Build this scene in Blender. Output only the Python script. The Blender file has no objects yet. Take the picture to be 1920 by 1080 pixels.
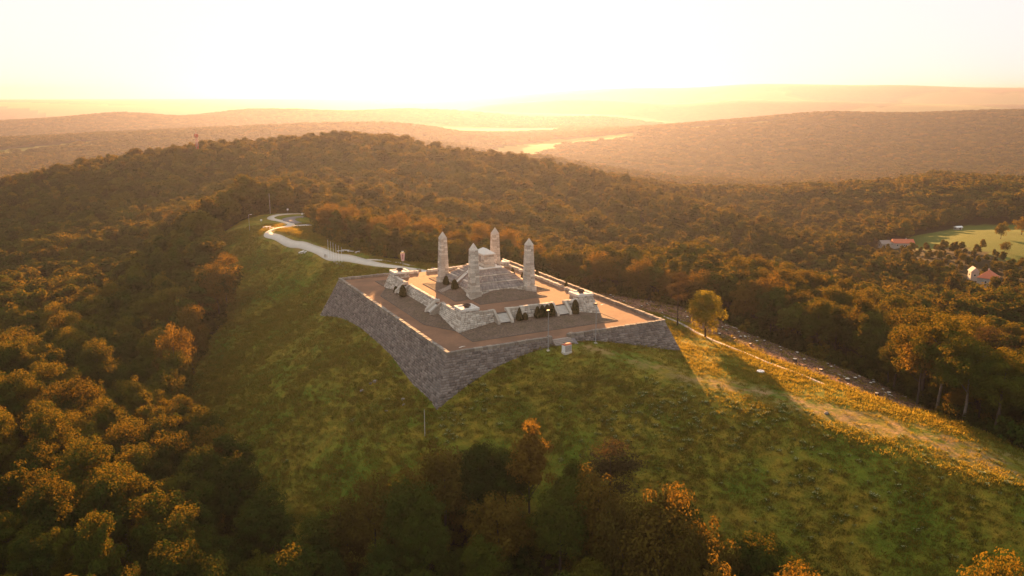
import bpy, math, random
import numpy as np
from mathutils import Vector, Matrix
random.seed(7); RNG = np.random.default_rng(11)
R = math.radians
SC = bpy.context.scene
COL = SC.collection

# ------------------------------------------------------------------ camera
CAM = (-105.31, -221.37, 60.18)
PITCH, YAW, FPX = 0.23049, -0.477354, 1551.1
cd = bpy.data.cameras.new('camera'); cam = bpy.data.objects.new('camera', cd); COL.objects.link(cam)
cam.location = CAM; cam.rotation_euler = (math.pi/2 - PITCH, 0, YAW)
cd.sensor_width = 36.0; cd.lens = 36.0*FPX/1920.0; cd.clip_start = 1.0; cd.clip_end = 60000
SC.camera = cam

# ------------------------------------------------------------------ sky, sun, exposure
SUN_EL, SUN_AZ = R(8.3), math.atan2(.41, .912)      # azimuth clockwise from +Y
w = bpy.data.worlds.new('World'); SC.world = w; w.use_nodes = True
nt = w.node_tree; bg = nt.nodes['Background']
sky = nt.nodes.new('ShaderNodeTexSky'); sky.sky_type = 'NISHITA'; sky.sun_disc = False
sky.sun_elevation = SUN_EL; sky.sun_rotation = SUN_AZ
sky.altitude = 500; sky.air_density = 0.7; sky.dust_density = 3.0; sky.ozone_density = 1.0
# soft shoulder: the thick evening haze evens the sky out to a pale cream dome
def _vm(op, a, b):
    n = nt.nodes.new('ShaderNodeVectorMath'); n.operation = op
    for i, v in enumerate((a, b)):
        if isinstance(v, tuple): n.inputs[i].default_value = v
        else: nt.links.new(v, n.inputs[i])
    return n.outputs[0]
SK, SM = .09, .84
cmp_ = _vm('DIVIDE', _vm('MULTIPLY', sky.outputs[0], (SM, SM, SM)), _vm('ADD', sky.outputs[0], (SK, SK, SK)))
hs = nt.nodes.new('ShaderNodeHueSaturation'); hs.inputs['Saturation'].default_value = 0.55
nt.links.new(cmp_, hs.inputs['Color']); nt.links.new(hs.outputs[0], bg.inputs['Color'])
bg.inputs['Strength'].default_value = 0.15
sd = bpy.data.lights.new('sun', 'SUN'); sun = bpy.data.objects.new('sun', sd); COL.objects.link(sun)
sd.energy = 5.0; sd.angle = R(0.6); sd.color = (1.0, 0.48, 0.17)
sv = Vector((math.sin(SUN_AZ)*math.cos(SUN_EL), math.cos(SUN_AZ)*math.cos(SUN_EL), math.sin(SUN_EL)))
sun.rotation_euler = sv.to_track_quat('Z', 'Y').to_euler(); sun.location = (0, 0, 300)
SC.view_settings.view_transform = 'Standard'; SC.view_settings.look = 'None'
SC.view_settings.gamma = 1.0; SC.view_settings.exposure = 2.95
SC.view_settings.use_curve_mapping = False
SC.render.engine = 'CYCLES'
cy = SC.cycles
cy.use_denoising = True; cy.denoising_input_passes = 'RGB_ALBEDO_NORMAL'; cy.denoising_prefilter = 'ACCURATE'; cy.use_adaptive_sampling = False
cy.max_bounces = 5; cy.diffuse_bounces = 3; cy.glossy_bounces = 2; cy.transmission_bounces = 3; cy.volume_bounces = 1
cy.transparent_max_bounces = 4; cy.caustics_reflective = False; cy.caustics_refractive = False
cy.sample_clamp_indirect = 6.0
HAZE_DENSITY = 0.88e-4

# ------------------------------------------------------------------ helpers
def tag(o, label=None, cat=None, group=None, kind=None):
    if label: o['label'] = label
    if cat: o['category'] = cat
    if group: o['group'] = group
    if kind: o['kind'] = kind
    return o
def link(name, me, parent=None, loc=None):
    o = bpy.data.objects.new(name, me); COL.objects.link(o)
    if parent is not None: o.parent = parent
    if loc is not None: o.location = loc
    return o
def empty(name, loc=(0, 0, 0), rz=0.0):
    o = bpy.data.objects.new(name, None); COL.objects.link(o)
    o.location = loc; o.rotation_euler = (0, 0, rz); o.empty_display_size = .3
    return o
def copy_tree(o, parent=None):
    c = o.copy(); COL.objects.link(c); c.parent = parent
    for ch in o.children: copy_tree(ch, c)
    return c
def mesh_np(name, V, F, mat=None, tint=None, smooth=False):
    """quads or tris in an (n,k) array"""
    V = np.asarray(V, np.float32); F = np.asarray(F, np.int32)
    me = bpy.data.meshes.new(name); k = F.shape[1]
    me.vertices.add(len(V)); me.vertices.foreach_set('co', V.ravel())
    me.loops.add(F.size); me.loops.foreach_set('vertex_index', F.ravel())
    me.polygons.add(len(F)); me.polygons.foreach_set('loop_start', np.arange(0, F.size, k, dtype=np.int32))
    me.polygons.foreach_set('loop_total', np.full(len(F), k, np.int32))
    if smooth: me.polygons.foreach_set('use_smooth', np.ones(len(F), bool))
    me.update(calc_edges=True); me.validate()
    if tint is not None:
        a = me.attributes.new('tint', 'FLOAT', 'FACE'); a.data.foreach_set('value', np.asarray(tint, np.float32))
    if mat: me.materials.append(mat)
    return me
class MB:
    """collects boxes, prisms and tubes; build() links them as ONE mesh object"""
    def __init__(s): s.v = []; s.f = []; s.t = []
    def poly(s, pts, faces, tint=.5):
        b = len(s.v); s.v += [tuple(p) for p in pts]; s.f += [tuple(i+b for i in f) for f in faces]; s.t += [tint]*len(faces)
        return s
    def box(s, c, d, rz=0, tint=.5):
        ca, sa = math.cos(rz), math.sin(rz); P = []
        for z in (-.5, .5):
            for x, y in ((-.5, -.5), (.5, -.5), (.5, .5), (-.5, .5)):
                X, Y = x*d[0], y*d[1]; P.append((c[0]+X*ca-Y*sa, c[1]+X*sa+Y*ca, c[2]+z*d[2]))
        return s.poly(P, HEX, tint)
    def hexa(s, P, tint=.5): return s.poly(P, HEX, tint)
    def tube(s, a, b, ra, rb=None, n=8, cap=True):
        rb = ra if rb is None else rb
        a, b = Vector(a), Vector(b); d = (b-a).normalized()
        x = d.orthogonal().normalized(); y = d.cross(x)
        P = [a+(x*math.cos(2*math.pi*i/n)+y*math.sin(2*math.pi*i/n))*ra for i in range(n)] + \
            [b+(x*math.cos(2*math.pi*i/n)+y*math.sin(2*math.pi*i/n))*rb for i in range(n)]
        F = [(i, (i+1) % n, n+(i+1) % n, n+i) for i in range(n)]
        if cap: F += [tuple(range(n-1, -1, -1)), tuple(range(n, 2*n))]
        return s.poly(P, F)
    def path(s, pts, rad, n=7):
        for i in range(len(pts)-1): s.tube(pts[i], pts[i+1], rad[i], rad[i+1], n, cap=(i == len(pts)-2))
        return s
    def prism(s, prof, o, ax, ay, w0, w1, aw, tint=.5):
        """profile (p,q) in axes ax, ay extruded along aw from w0 to w1"""
        o, ax, ay, aw = Vector(o), Vector(ax), Vector(ay), Vector(aw); n = len(prof)
        P = [o+ax*p+ay*q+aw*w0 for p, q in prof]+[o+ax*p+ay*q+aw*w1 for p, q in prof]
        F = [(i, (i+1) % n, n+(i+1) % n, n+i) for i in range(n)]+[tuple(range(n-1, -1, -1)), tuple(range(n, 2*n))]
        return s.poly(P, F, tint)
    def mesh(s, name, mat, smooth=False):
        me = bpy.data.meshes.new(name); me.from_pydata(s.v, [], s.f)
        a = me.attributes.new('tint', 'FLOAT', 'FACE'); a.data.foreach_set('value', np.array(s.t, np.float32))
        import bmesh
        bm = bmesh.new(); bm.from_mesh(me); bmesh.ops.recalc_face_normals(bm, faces=bm.faces); bm.to_mesh(me); bm.free()
        if mat: me.materials.append(mat)
        if smooth: me.polygons.foreach_set('use_smooth', [True]*len(me.polygons))
        me.update(); return me
    def build(s, name, mat, parent=None, loc=None, smooth=False):
        return link(name, s.mesh(name, mat, smooth), parent, loc)
HEX = [(0, 3, 2, 1), (4, 5, 6, 7), (0, 1, 5, 4), (1, 2, 6, 5), (2, 3, 7, 6), (3, 0, 4, 7)]

# ------------------------------------------------------------------ materials
class NB:
    def __init__(s, name):
        s.m = bpy.data.materials.new(name); s.m.use_nodes = True; s.t = s.m.node_tree; s.t.nodes.clear()
        s.out = s.t.nodes.new('ShaderNodeOutputMaterial')
    def n(s, typ, **kw):
        nd = s.t.nodes.new('ShaderNode'+typ)
        for k, v in kw.items(): setattr(nd, k, v)
        return nd
    def set(s, sock, v):
        if hasattr(v, 'is_output'): s.t.links.new(v, sock)
        elif isinstance(v, tuple) and len(v) == 3 and sock.type == 'RGBA': sock.default_value = (*v, 1)
        else: sock.default_value = v
    def pos(s): return s.n('NewGeometry').outputs['Position']
    def noise(s, scale, detail=3, rough=.55, vec=None, dist=0):
        nd = s.n('TexNoise'); s.set(nd.inputs['Vector'], vec if vec is not None else s.pos())
        nd.inputs['Scale'].default_value = scale; nd.inputs['Detail'].default_value = detail
        nd.inputs['Roughness'].default_value = rough; nd.inputs['Distortion'].default_value = dist
        return nd.outputs[0]
    def vor(s, scale, vec=None, feature='F1', out='Distance'):
        nd = s.n('TexVoronoi', feature=feature); s.set(nd.inputs['Vector'], vec if vec is not None else s.pos())
        nd.inputs['Scale'].default_value = scale; return nd.outputs[out]
    def ramp(s, fac, stops, interp='LINEAR'):
        nd = s.n('ValToRGB'); nd.color_ramp.interpolation = interp; s.set(nd.inputs[0], fac); e = nd.color_ramp.elements
        while len(e) < len(stops): e.new(.5)
        for i, (p, c) in enumerate(stops):
            e[i].position = p; e[i].color = (*c, 1) if isinstance(c, tuple) else (c, c, c, 1)
        return nd.outputs[0]
    def mix(s, fac, a, b, mode='MIX'):
        nd = s.n('MixRGB', blend_type=mode); s.set(nd.inputs[0], fac); s.set(nd.inputs[1], a); s.set(nd.inputs[2], b); return nd.outputs[0]
    def math(s, op, a, b=0.0):
        nd = s.n('Math', operation=op); s.set(nd.inputs[0], a); s.set(nd.inputs[1], b); return nd.outputs[0]
    def attr(s, name, out='Fac'):
        return s.n('Attribute', attribute_name=name).outputs[out]
    def rnd(s): return s.n('ObjectInfo').outputs['Random']
    def bump(s, h, strength=.5, dist=.1):
        nd = s.n('Bump'); nd.inputs['Strength'].default_value = strength; nd.inputs['Distance'].default_value = dist
        s.set(nd.inputs['Height'], h); return nd.outputs[0]
    def principled(s, col, rough=.8, normal=None, metal=0, spec=.3):
        b = s.n('BsdfPrincipled'); s.set(b.inputs['Base Color'], col); s.set(b.inputs['Roughness'], rough)
        b.inputs['Metallic'].default_value = metal; b.inputs['Specular IOR Level'].default_value = spec
        if normal is not None: s.t.links.new(normal, b.inputs['Normal'])
        s.t.links.new(b.outputs[0], s.out.inputs['Surface']); return s.m
def plain(name, col, rough=.7, metal=0, var=.25, scale=3.0):
    b = NB(name); n = b.noise(scale, 4)
    c = b.mix(n, tuple(x*(1-var) for x in col), tuple(min(1, x*(1+var)) for x in col))
    return b.principled(c, rough, b.bump(n, .15, .03), metal)
def stone_mat(name, lo, hi, stain, obj_rnd=False, lichen=(.30, .30, .26)):
    b = NB(name)
    t = b.rnd() if obj_rnd else b.attr('tint')
    base = b.ramp(t, [(0, lo), (.5, tuple((p+q)/2 for p, q in zip(lo, hi))), (1, hi)])
    n1 = b.noise(.35, 4, .6); n2 = b.noise(3.2, 4, .65)
    c = b.mix(b.ramp(n1, [(.42, 0.0), (.68, .75)]), base, stain)
    c = b.mix(b.ramp(n2, [(.55, 0.0), (.75, .55)]), c, lichen)
    c = b.mix(b.ramp(b.noise(9, 2), [(.35, .55), (.6, 0.0)]), c, tuple(x*.45 for x in stain))
    return b.principled(c, .9, b.bump(n2, .7, .12), spec=.2)
M = {}
M['stone_light'] = stone_mat('light_limestone', (.28, .23, .175), (.80, .71, .59), (.45, .38, .31), lichen=(.60, .55, .47))
M['stone_light_obj'] = stone_mat('light_limestone_block', (.31, .26, .20), (.82, .73, .61), (.47, .40, .33), True, lichen=(.62, .57, .49))
M['stone_dark'] = stone_mat('weathered_dark_stone', (.10, .080, .070), (.315, .262, .225), (.15, .122, .108), lichen=(.36, .32, .27))
M['stone_coping_obj'] = stone_mat('coping_stone', (.16, .13, .105), (.36, .31, .25), (.18, .148, .12), True, lichen=(.42, .42, .38))
M['slab'] = stone_mat('slanted_slab', (.20, .165, .15), (.42, .36, .31), (.22, .18, .165), lichen=(.40, .38, .34))
def joint():
    b = NB('mortar_core'); return b.principled(b.mix(b.noise(2, 3), (.085, .068, .058), (.14, .115, .10)), .95)
M['core'] = joint()
def paving():
    b = NB('gravel_paving'); n = b.noise(5.0, 3, .7); v = b.vor(4.5, out='Color')
    g = b.n('RGBToBW'); b.t.links.new(v, g.inputs[0])
    c = b.mix(g.outputs[0], (.165, .078, .043), (.30, .16, .095))
    c = b.mix(b.ramp(b.noise(.16, 5, .65), [(.42, 0.0), (.6, .9)]), c, (.105, .06, .04))
    return b.principled(b.mix(n, c, (.21, .12, .074)), .95, b.bump(g.outputs[0], .5, .05), spec=.1)
M['paving'] = paving()
def cobble():
    b = NB('cobbled_slope'); v = b.vor(3.2, out='Color'); g = b.n('RGBToBW'); b.t.links.new(v, g.inputs[0])
    c = b.mix(g.outputs[0], (.075, .052, .038), (.185, .13, .095))
    c = b.mix(b.ramp(b.noise(.3, 5, .65), [(.45, 0.0), (.7, .75)]), c, (.075, .06, .03))
    c = b.mix(b.ramp(b.noise(12, 2), [(.66, 0.0), (.72, .7)]), c, (.30, .24, .19))
    return b.principled(c, .95, b.bump(b.vor(3.2), .8, .12), spec=.1)
M['cobble'] = cobble()
M['white_stone'] = plain('pale_slab', (.62, .57, .50), .85)
M['tread'] = plain('worn_tread', (.30, .25, .21), .9)
M['bronze'] = plain('dark_bronze', (.045, .026, .02), .6)
M['concrete'] = None
def concrete():
    b = NB('pale_concrete'); n = b.noise(.5, 5, .6)
    c = b.mix(n, (.46, .40, .33), (.62, .55, .46)); c = b.mix(b.ramp(b.noise(4, 3), [(.5, 0.0), (.8, .4)]), c, (.34, .29, .24))
    return b.principled(c, .9, b.bump(n, .2, .05), spec=.15)
M['concrete'] = concrete()
M['asphalt'] = plain('old_asphalt', (.17, .15, .15), .9)
M['steel'] = plain('galvanised_steel', (.32, .31, .30), .5, .4)
M['dark_metal'] = plain('dark_metal', (.03, .03, .03), .5)
M['white_paint'] = plain('white_paint', (.72, .70, .66), .6)
M['red_paint'] = plain('red_paint', (.45, .07, .04), .6)
M['tile_roof'] = plain('clay_tile_roof', (.48, .13, .06), .8, scale=2)
M['grey_roof'] = plain('grey_roof', (.16, .165, .19), .8)
M['plaster'] = plain('pale_plaster', (.35, .31, .27), .9)
M['glass'] = plain('window_glass', (.02, .025, .03), .15)
M['wood_plank'] = plain('pale_wood', (.50, .44, .36), .8)
M['banner'] = plain('pink_banner', (.58, .36, .33), .8)
M['banner_mark'] = plain('banner_print', (.33, .14, .13), .8)
def bark():
    b = NB('bark'); n = b.noise(2.5, 4, .6)
    c = b.ramp(b.rnd(), [(0, (.045, .032, .022)), (.7, (.085, .062, .045)), (1, (.22, .18, .145))])
    return b.principled(b.mix(n, c, (.05, .037, .026)), .95, b.bump(n, .6, .06), spec=.1)
M['bark'] = bark()
def leaf(name, stops, trans, tcol, rough=1.0):
    b = NB(name)
    r = b.rnd(); n = b.noise(.45, 3, .6); f = b.math('ADD', b.math('MULTIPLY', r, .75), b.math('MULTIPLY', n, .35))
    c = b.ramp(f, stops)
    f2 = b.noise(2.3, 2)
    c = b.mix(b.ramp(f2, [(.3, .35), (.7, 0.0)]), c, (.030, .030, .009))
    d = b.n('BsdfDiffuse'); b.set(d.inputs['Color'], c)
    t = b.n('BsdfTranslucent'); b.set(t.inputs['Color'], b.mix(.6, c, tcol))
    mx = b.n('MixShader'); mx.inputs[0].default_value = trans
    b.t.links.new(d.outputs[0], mx.inputs[1]); b.t.links.new(t.outputs[0], mx.inputs[2])
    b.t.links.new(mx.outputs[0], b.out.inputs['Surface']); return b.m
G = [(.10, (.015, .034, .006)), (.40, (.030, .058, .008)), (.66, (.055, .080, .009)), (.86, (.11, .105, .010)), (1, (.21, .125, .011))]
M['leaf'] = leaf('broad_leaves', G, .32, (.26, .14, .010))
M['leaf_row'] = leaf('sunlit_amber_leaves', [(0, (.06, .055, .009)), (.5, (.10, .075, .011)), (1, (.15, .095, .012))], .32, (.28, .14, .012))  # amber glow of the low sun put into the leaf colour
M['leaf_lone'] = leaf('yellow_green_leaves', [(0, (.085, .11, .010)), (.5, (.12, .13, .012)), (1, (.17, .14, .013))], .42, (.36, .25, .015))
M['leaf_sunlit'] = leaf('sunlit_gold_leaves', [(0, (.11, .085, .013)), (.5, (.16, .10, .014)), (1, (.20, .11, .014))], .42, (.30, .16, .015))  # brighter gold stands in for sunlight on the crowns
M['needle'] = leaf('brown_pine_needles', [(0, (.055, .042, .016)), (.5, (.075, .052, .02)), (1, (.10, .055, .02))], .2, (.14, .07, .015))
M['thuja'] = leaf('thuja_foliage', [(0, (.035, .038, .012)), (1, (.06, .055, .015))], .15, (.10, .07, .012))
M['grass'] = leaf('grass_blades', [(.1, (.065, .095, .008)), (.4, (.12, .135, .012)), (.7, (.20, .155, .016)), (1, (.28, .165, .022))], .46, (.34, .23, .03))
M['herb'] = leaf('herb_leaves', [(0, (.085, .11, .012)), (1, (.14, .15, .02))], .35, (.2, .2, .03))
M['umbel'] = plain('pale_umbels', (.27, .26, .10), .9)
# ------------------------------------------------------------------ terrain
CTRL = np.array([[float(c) for c in p.split(',')] for p in "-38.4,52.6,-13.9;-36.5,30.0,-9.7;-36.0,9.3,-8.4;-36.2,-15.2,-8.9;-37.2,-34.0,-11.1;-37.6,-52.0,-12.3;-29.7,-50.2,-8.5;-20.4,-48.7,-5.1;-9.5,-47.7,-2.8;-4.6,-47.3,-1.9;4.9,-47.4,-2.0;14.4,-48.1,-3.7;25.8,-49.2,-6.3;35.6,-50.1,-8.5;-15.0,50.0,-2.0;0.0,49.5,-1.0;15.0,50.0,-2.2;30.0,50.0,-6.0;36.0,30.0,-9.0;38.0,0.0,-10.0;38.0,-30.0,-9.5;0.0,0.0,-3.0;-18.0,25.0,-4.0;18.0,25.0,-4.0;-18.0,-25.0,-4.0;18.0,-25.0,-4.0;-7.8,60.0,-1.0;-12.9,69.2,-1.0;-20.0,86.7,-1.2;-23.3,105.9,-1.4;-26.9,126.9,-1.6;-31.8,145.7,-1.8;-34.4,159.5,-2.0;-18.4,179.2,-2.0;-18.0,198.7,-2.3;-19.8,218.6,-2.6;-3.9,224.6,-3.0;-26.8,237.5,-4.0;-37.2,225.7,-6.0;-54.1,190.8,-9.0;-42.0,155.2,-8.0;-36.0,128.8,-11.0;-35.5,93.3,-14.0;-60.0,60.0,-25.0;-58.0,20.0,-21.0;-60.0,-15.0,-23.0;-60.0,-50.0,-25.0;-50.0,-72.0,-25.0;-85.0,30.0,-37.0;-86.0,-25.0,-38.0;-65.0,110.0,-26.0;-80.0,75.0,-34.0;-60.0,150.0,-16.0;-40.0,-95.0,-31.0;-15.0,-62.0,-9.0;5.0,-60.0,-4.5;20.0,-62.0,-6.5;-10.0,-80.0,-18.0;-70.0,-100.0,-40.0;-90.0,-70.0,-42.0;-105.0,-130.0,-46.0;-50.0,-130.0,-42.0;-105.0,-222.0,-52.0;29.3,-82.2,-8.0;37.0,-106.8,-9.8;45.9,-125.8,-12.5;52.3,-135.1,-14.5;22.9,-59.9,-7.0;13.4,-56.9,-5.0;21.5,-106.5,-9.9;32.4,-123.8,-11.8;44.4,-137.9,-14.2;17.4,-88.4,-8.8;14.0,-128.0,-25.0;2.0,-105.0,-22.0;13.0,-84.0,-10.3;40.0,-150.0,-31.0;0.0,-150.0,-33.0;60.0,-20.0,-11.0;66.0,-45.0,-12.0;60.0,-75.0,-11.5;64.0,-98.0,-13.0;78.0,-118.0,-17.0;95.0,-27.0,-21.5;97.0,-60.0,-22.5;100.0,-90.0,-26.0;105.0,-110.0,-31.0;80.0,10.0,-15.0;55.0,30.0,-12.0;125.0,-60.0,-31.0;135.0,-20.0,-31.0;110.0,40.0,-22.0;150.0,-110.0,-43.0;-10.0,150.0,-2.6;-7.0,122.0,-2.4;-6.0,97.0,-1.9;2.0,72.0,-1.4;3.0,190.0,-3.4;-6.0,172.0,-2.7;12.0,95.0,-3.0;30.0,110.0,-6.0;60.0,90.0,-17.0;45.0,170.0,-8.0;25.0,225.0,-5.0;95.0,110.0,-28.0;6.8,312.0,-12.8;22.8,282.6,-16.6;84.8,262.7,-22.9;121.4,190.3,-28.4;139.6,162.1,-32.8;166.6,358.0,-16.4;94.4,397.2,-12.4;133.3,563.2,4.8;80.3,577.4,1.4;184.7,513.5,-3.0;251.4,427.0,-11.9;283.6,372.6,-22.8;319.0,322.8,-34.0;319.8,230.0,-41.1;298.1,167.0,-43.7;190.7,156.5,-39.0;213.9,137.1,-45.0;231.3,238.6,-34.5;-13.8,553.2,-3.3;-85.9,558.4,-11.6;-162.2,516.4,-28.3;-32.7,333.9,-22.4;-77.8,378.0,-31.9;-125.9,398.3,-41.9;-153.3,356.6,-40.4;-52.8,466.6,-20.0;0.5,430.1,-15.2;-141.1,177.0,-36.3;-111.2,208.6,-38.7;-74.2,227.6,-32.3;-131.3,37.3,-30.2;-111.7,68.6,-33.9;-83.5,117.9,-32.1;-126.3,-32.5,-26.9;-112.0,-11.5,-31.6;-108.1,-71.4,-30.2;-66.5,176.7,-24.5;-123.8,-77.6,-30.5;286.4,120.7,-49.0;240.5,34.3,-47.6;301.2,33.8,-44.2;236.0,-12.7,-37.8;187.1,51.6,-38.1;405.1,164.8,-47.4;443.2,163.5,-43.3;434.7,122.1,-38.1;400.5,82.3,-37.3;483.2,210.6,-49.5;518.5,176.7,-43.8;347.9,230.5,-59.0;447.6,270.5,-61.6;179.2,-54.2,-35.7;152.5,-31.8,-33.9;470.0,334.5,-62.0;573.1,290.7,-58.2;618.4,243.2,-55.3;565.4,586.5,-68.0;600.0,487.5,-58.8;642.5,412.1,-51.9;682.8,326.8,-47.4;701.4,261.2,-48.1;860.9,402.2,-49.3;924.0,395.5,-51.1;890.7,533.9,-64.3;849.0,585.9,-88.2;847.5,735.0,-107.6;1144.8,2233.7,-144.9;1593.6,2648.5,-129.0;1863.6,2559.7,-98.2;2092.2,2477.0,-76.4;2362.1,2434.3,-57.3;2678.9,2320.5,-25.8;2995.7,2168.4,-30.4;3481.4,1973.6,-18.2;1374.9,1565.1,-153.5;1575.9,1377.4,-146.8;1855.3,1272.7,-135.8;1993.7,1071.0,-126.1;2209.3,1757.1,-96.3;2521.1,1589.1,-87.2;1282.8,1815.6,-138.6;873.3,1557.2,-145.1;1823.4,1846.2,-125.4;2448.1,4423.0,-150.0;3009.6,4066.7,-150.0;3504.2,3659.6,-150.0;3920.0,3226.4,-150.0;4255.6,2790.6,-150.0;4517.9,2370.2,-150.0;-299.2,2526.8,-74.9;-23.8,2677.5,-69.2;299.1,2723.5,-60.4;676.2,2796.6,-54.6;967.8,2705.6,-57.2;-246.3,1658.4,-104.2;-52.2,1880.5,-95.7;185.6,1934.1,-94.8;-163.0,2170.4,-79.1;-374.3,3669.3,-130.0;-92.5,3678.6,-130.0;211.6,3665.7,-130.0;534.8,3625.7,-130.0;871.4,3554.3,-130.0;1214.0,3448.7,-130.0;1553.6,3308.2,-130.0;-679.7,4821.0,-90.2;-451.7,4841.8,-86.3;-159.0,4853.4,-71.6;153.0,4847.1,-49.8;429.3,4898.3,-77.4;758.4,4926.7,-42.4;1086.4,4860.8,-41.1;1368.0,4937.4,-54.6;1794.1,4950.9,-45.4;2362.8,5027.3,-51.5;2895.2,5078.1,-79.3;3398.4,4936.1,-96.9;1559.6,3322.0,-147.9;2331.4,3896.7,-128.3;2910.4,4215.8,-110.3;756.5,1775.6,-80.9;421.6,1249.6,-64.3;647.8,1147.7,-65.3;311.4,1154.4,-53.8;76.7,1141.5,-61.1;527.5,928.5,-86.7;-75.6,1090.8,-69.6;3145.4,6470.9,-30.9;3535.8,6404.1,-4.5;3863.2,6213.3,14.1;4324.7,6052.2,-5.0;4663.8,5950.8,-24.4;5208.6,5651.3,8.7;5539.7,5333.8,-4.3;5693.2,4995.7,2.2;6067.6,4546.7,-13.4;6647.2,3917.5,-22.8;-849.5,6437.2,-190.0;-1093.8,8623.6,-200.0;101.8,6475.4,-190.0;169.9,8674.4,-200.0;1195.3,6351.2,-190.0;1622.3,8509.3,-200.0;2360.7,6008.3,-190.0;3170.4,8053.9,-200.0;3483.7,5436.3,-190.0;4662.2,7294.0,-200.0;4450.3,4691.5,-190.0;5946.2,6304.7,-200.0;5198.7,3872.3,-190.0;6940.3,5216.4,-200.0;5730.4,3070.2,-190.0;7646.6,4151.0,-200.0;4806.9,8717.9,35.3;5582.7,8752.9,105.5;6125.6,8384.8,124.4;6905.0,8320.2,139.4;7395.6,7892.8,177.2;7847.2,7450.6,175.1;8258.2,7000.4,160.3;8627.5,6549.2,158.1;8958.4,6099.4,131.8;9304.4,5571.8,123.8;9731.2,4813.1,115.1;4113.2,9530.3,-30.6;3055.9,9476.4,-69.3;1707.9,8951.1,-99.5;669.3,9096.5,-114.6;-289.6,9126.8,-116.4;-1150.6,9070.0,-106.8;-3195.2,12920.3,-20.0;-5140.8,21194.6,-60.0;-1604.7,13195.1,-20.0;-2548.8,21642.5,-60.0;312.1,13272.2,-20.0;574.9,21768.1,-60.0;2515.3,13021.8,-20.0;4165.3,21360.2,-60.0;4863.5,12331.0,-20.0;7992.0,20234.3,-60.0;7126.2,11178.4,-20.0;11679.4,18356.0,-60.0;9074.0,9677.7,-20.0;14853.5,15910.4,-60.0;10581.8,8027.0,-20.0;17310.7,13220.4,-60.0;11653.2,6410.9,-20.0;19056.8,10586.7,-60.0;12368.3,4942.0,-20.0;20222.0,8193.0,-60.0;-231.6,-302.3,-33.0;-442.1,-437.2,-94.9;-947.3,-760.9,-109.6;-2631.3,-1839.9,-101.6;-7683.2,-5076.9,-103.9;-255.2,-215.2,-55.8;-505.0,-205.0,-57.7;-1104.5,-180.4,-70.6;-3102.8,-98.3,-86.5;-9097.7,147.7,-107.4;-224.5,-130.4,-48.8;-423.3,21.3,-86.3;-900.2,385.3,-105.5;-2490.1,1598.7,-84.8;-7259.8,5238.8,-120.9;-174.9,-88.5,-46.1;-290.9,133.0,-88.4;-569.4,664.4,-107.0;-1497.5,2436.0,-87.4;-4281.9,7750.9,-118.6;43.4,-201.4,-49.0;291.1,-168.1,-62.3;885.8,-88.3,-73.5;2868.0,178.0,-93.5;8814.6,976.7,-100.6;37.9,-266.1,-51.6;276.5,-340.7,-60.3;849.2,-519.6,-72.1;2758.2,-1116.0,-90.9;8485.2,-2905.3,-103.1;-13.7,-340.1,-53.2;139.0,-538.1,-82.4;505.5,-1013.1,-102.3;1727.2,-2596.6,-80.6;5392.2,-7347.2,-124.3;-98.4,-371.2,-35.1;-86.8,-620.9,-76.2;-59.1,-1220.3,-85.6;33.4,-3218.2,-106.0;310.7,-9211.7,-91.1;-174.2,-354.6,-61.1;-289.1,-576.7,-55.5;-564.7,-1109.6,-70.0;-1483.6,-2886.0,-80.6;-4240.2,-8215.3,-113.5".split(';')])
def _emb(x, y):
    dx = x-CAM[0]; dy = y-CAM[1]; r = np.maximum(np.hypot(dx, dy), 25.)
    return np.stack([dx/r, dy/r, np.log(r)], -1)
_E = _emb(CTRL[:, 0], CTRL[:, 1]); _n = len(CTRL)
def _ker(A, B): return np.sqrt(((A[:, None, :]-B[None])**2).sum(-1)+.03**2)
_M = np.zeros((_n+1, _n+1)); _M[:_n, :_n] = -_ker(_E, _E); _M[:_n, _n] = 1; _M[_n, :_n] = 1
_W = np.linalg.solve(_M+np.diag([1e-3]*_n+[0]), np.append(CTRL[:, 2], 0))
def H(x, y):
    x = np.asarray(x, float); y = np.asarray(y, float); s = x.shape
    X = _emb(x.ravel(), y.ravel()); out = np.empty(len(X))
    for i in range(0, len(X), 15000): out[i:i+15000] = -_ker(X[i:i+15000], _E)@_W[:_n]+_W[_n]
    return out.reshape(s)
def gz(x, y): return float(H(np.array([x]), np.array([y]))[0])
def inpoly(x, y, P):
    x = np.asarray(x); y = np.asarray(y); r = np.zeros(x.shape, bool); j = len(P)-1
    for i in range(len(P)):
        (xi, yi), (xj, yj) = P[i], P[j]
        if yi != yj: r ^= ((yi > y) != (yj > y)) & (x < (xj-xi)*(y-yi)/(yj-yi)+xi)
        j = i
    return r
def dpath(x, y, P):
    d = np.full(np.shape(x), 1e9)
    for (ax, ay), (bx, by) in zip(P[:-1], P[1:]):
        L2 = (bx-ax)**2+(by-ay)**2; t = np.clip(((x-ax)*(bx-ax)+(y-ay)*(by-ay))/L2, 0, 1)
        d = np.minimum(d, np.hypot(x-ax-t*(bx-ax), y-ay-t*(by-ay)))
    return d
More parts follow.
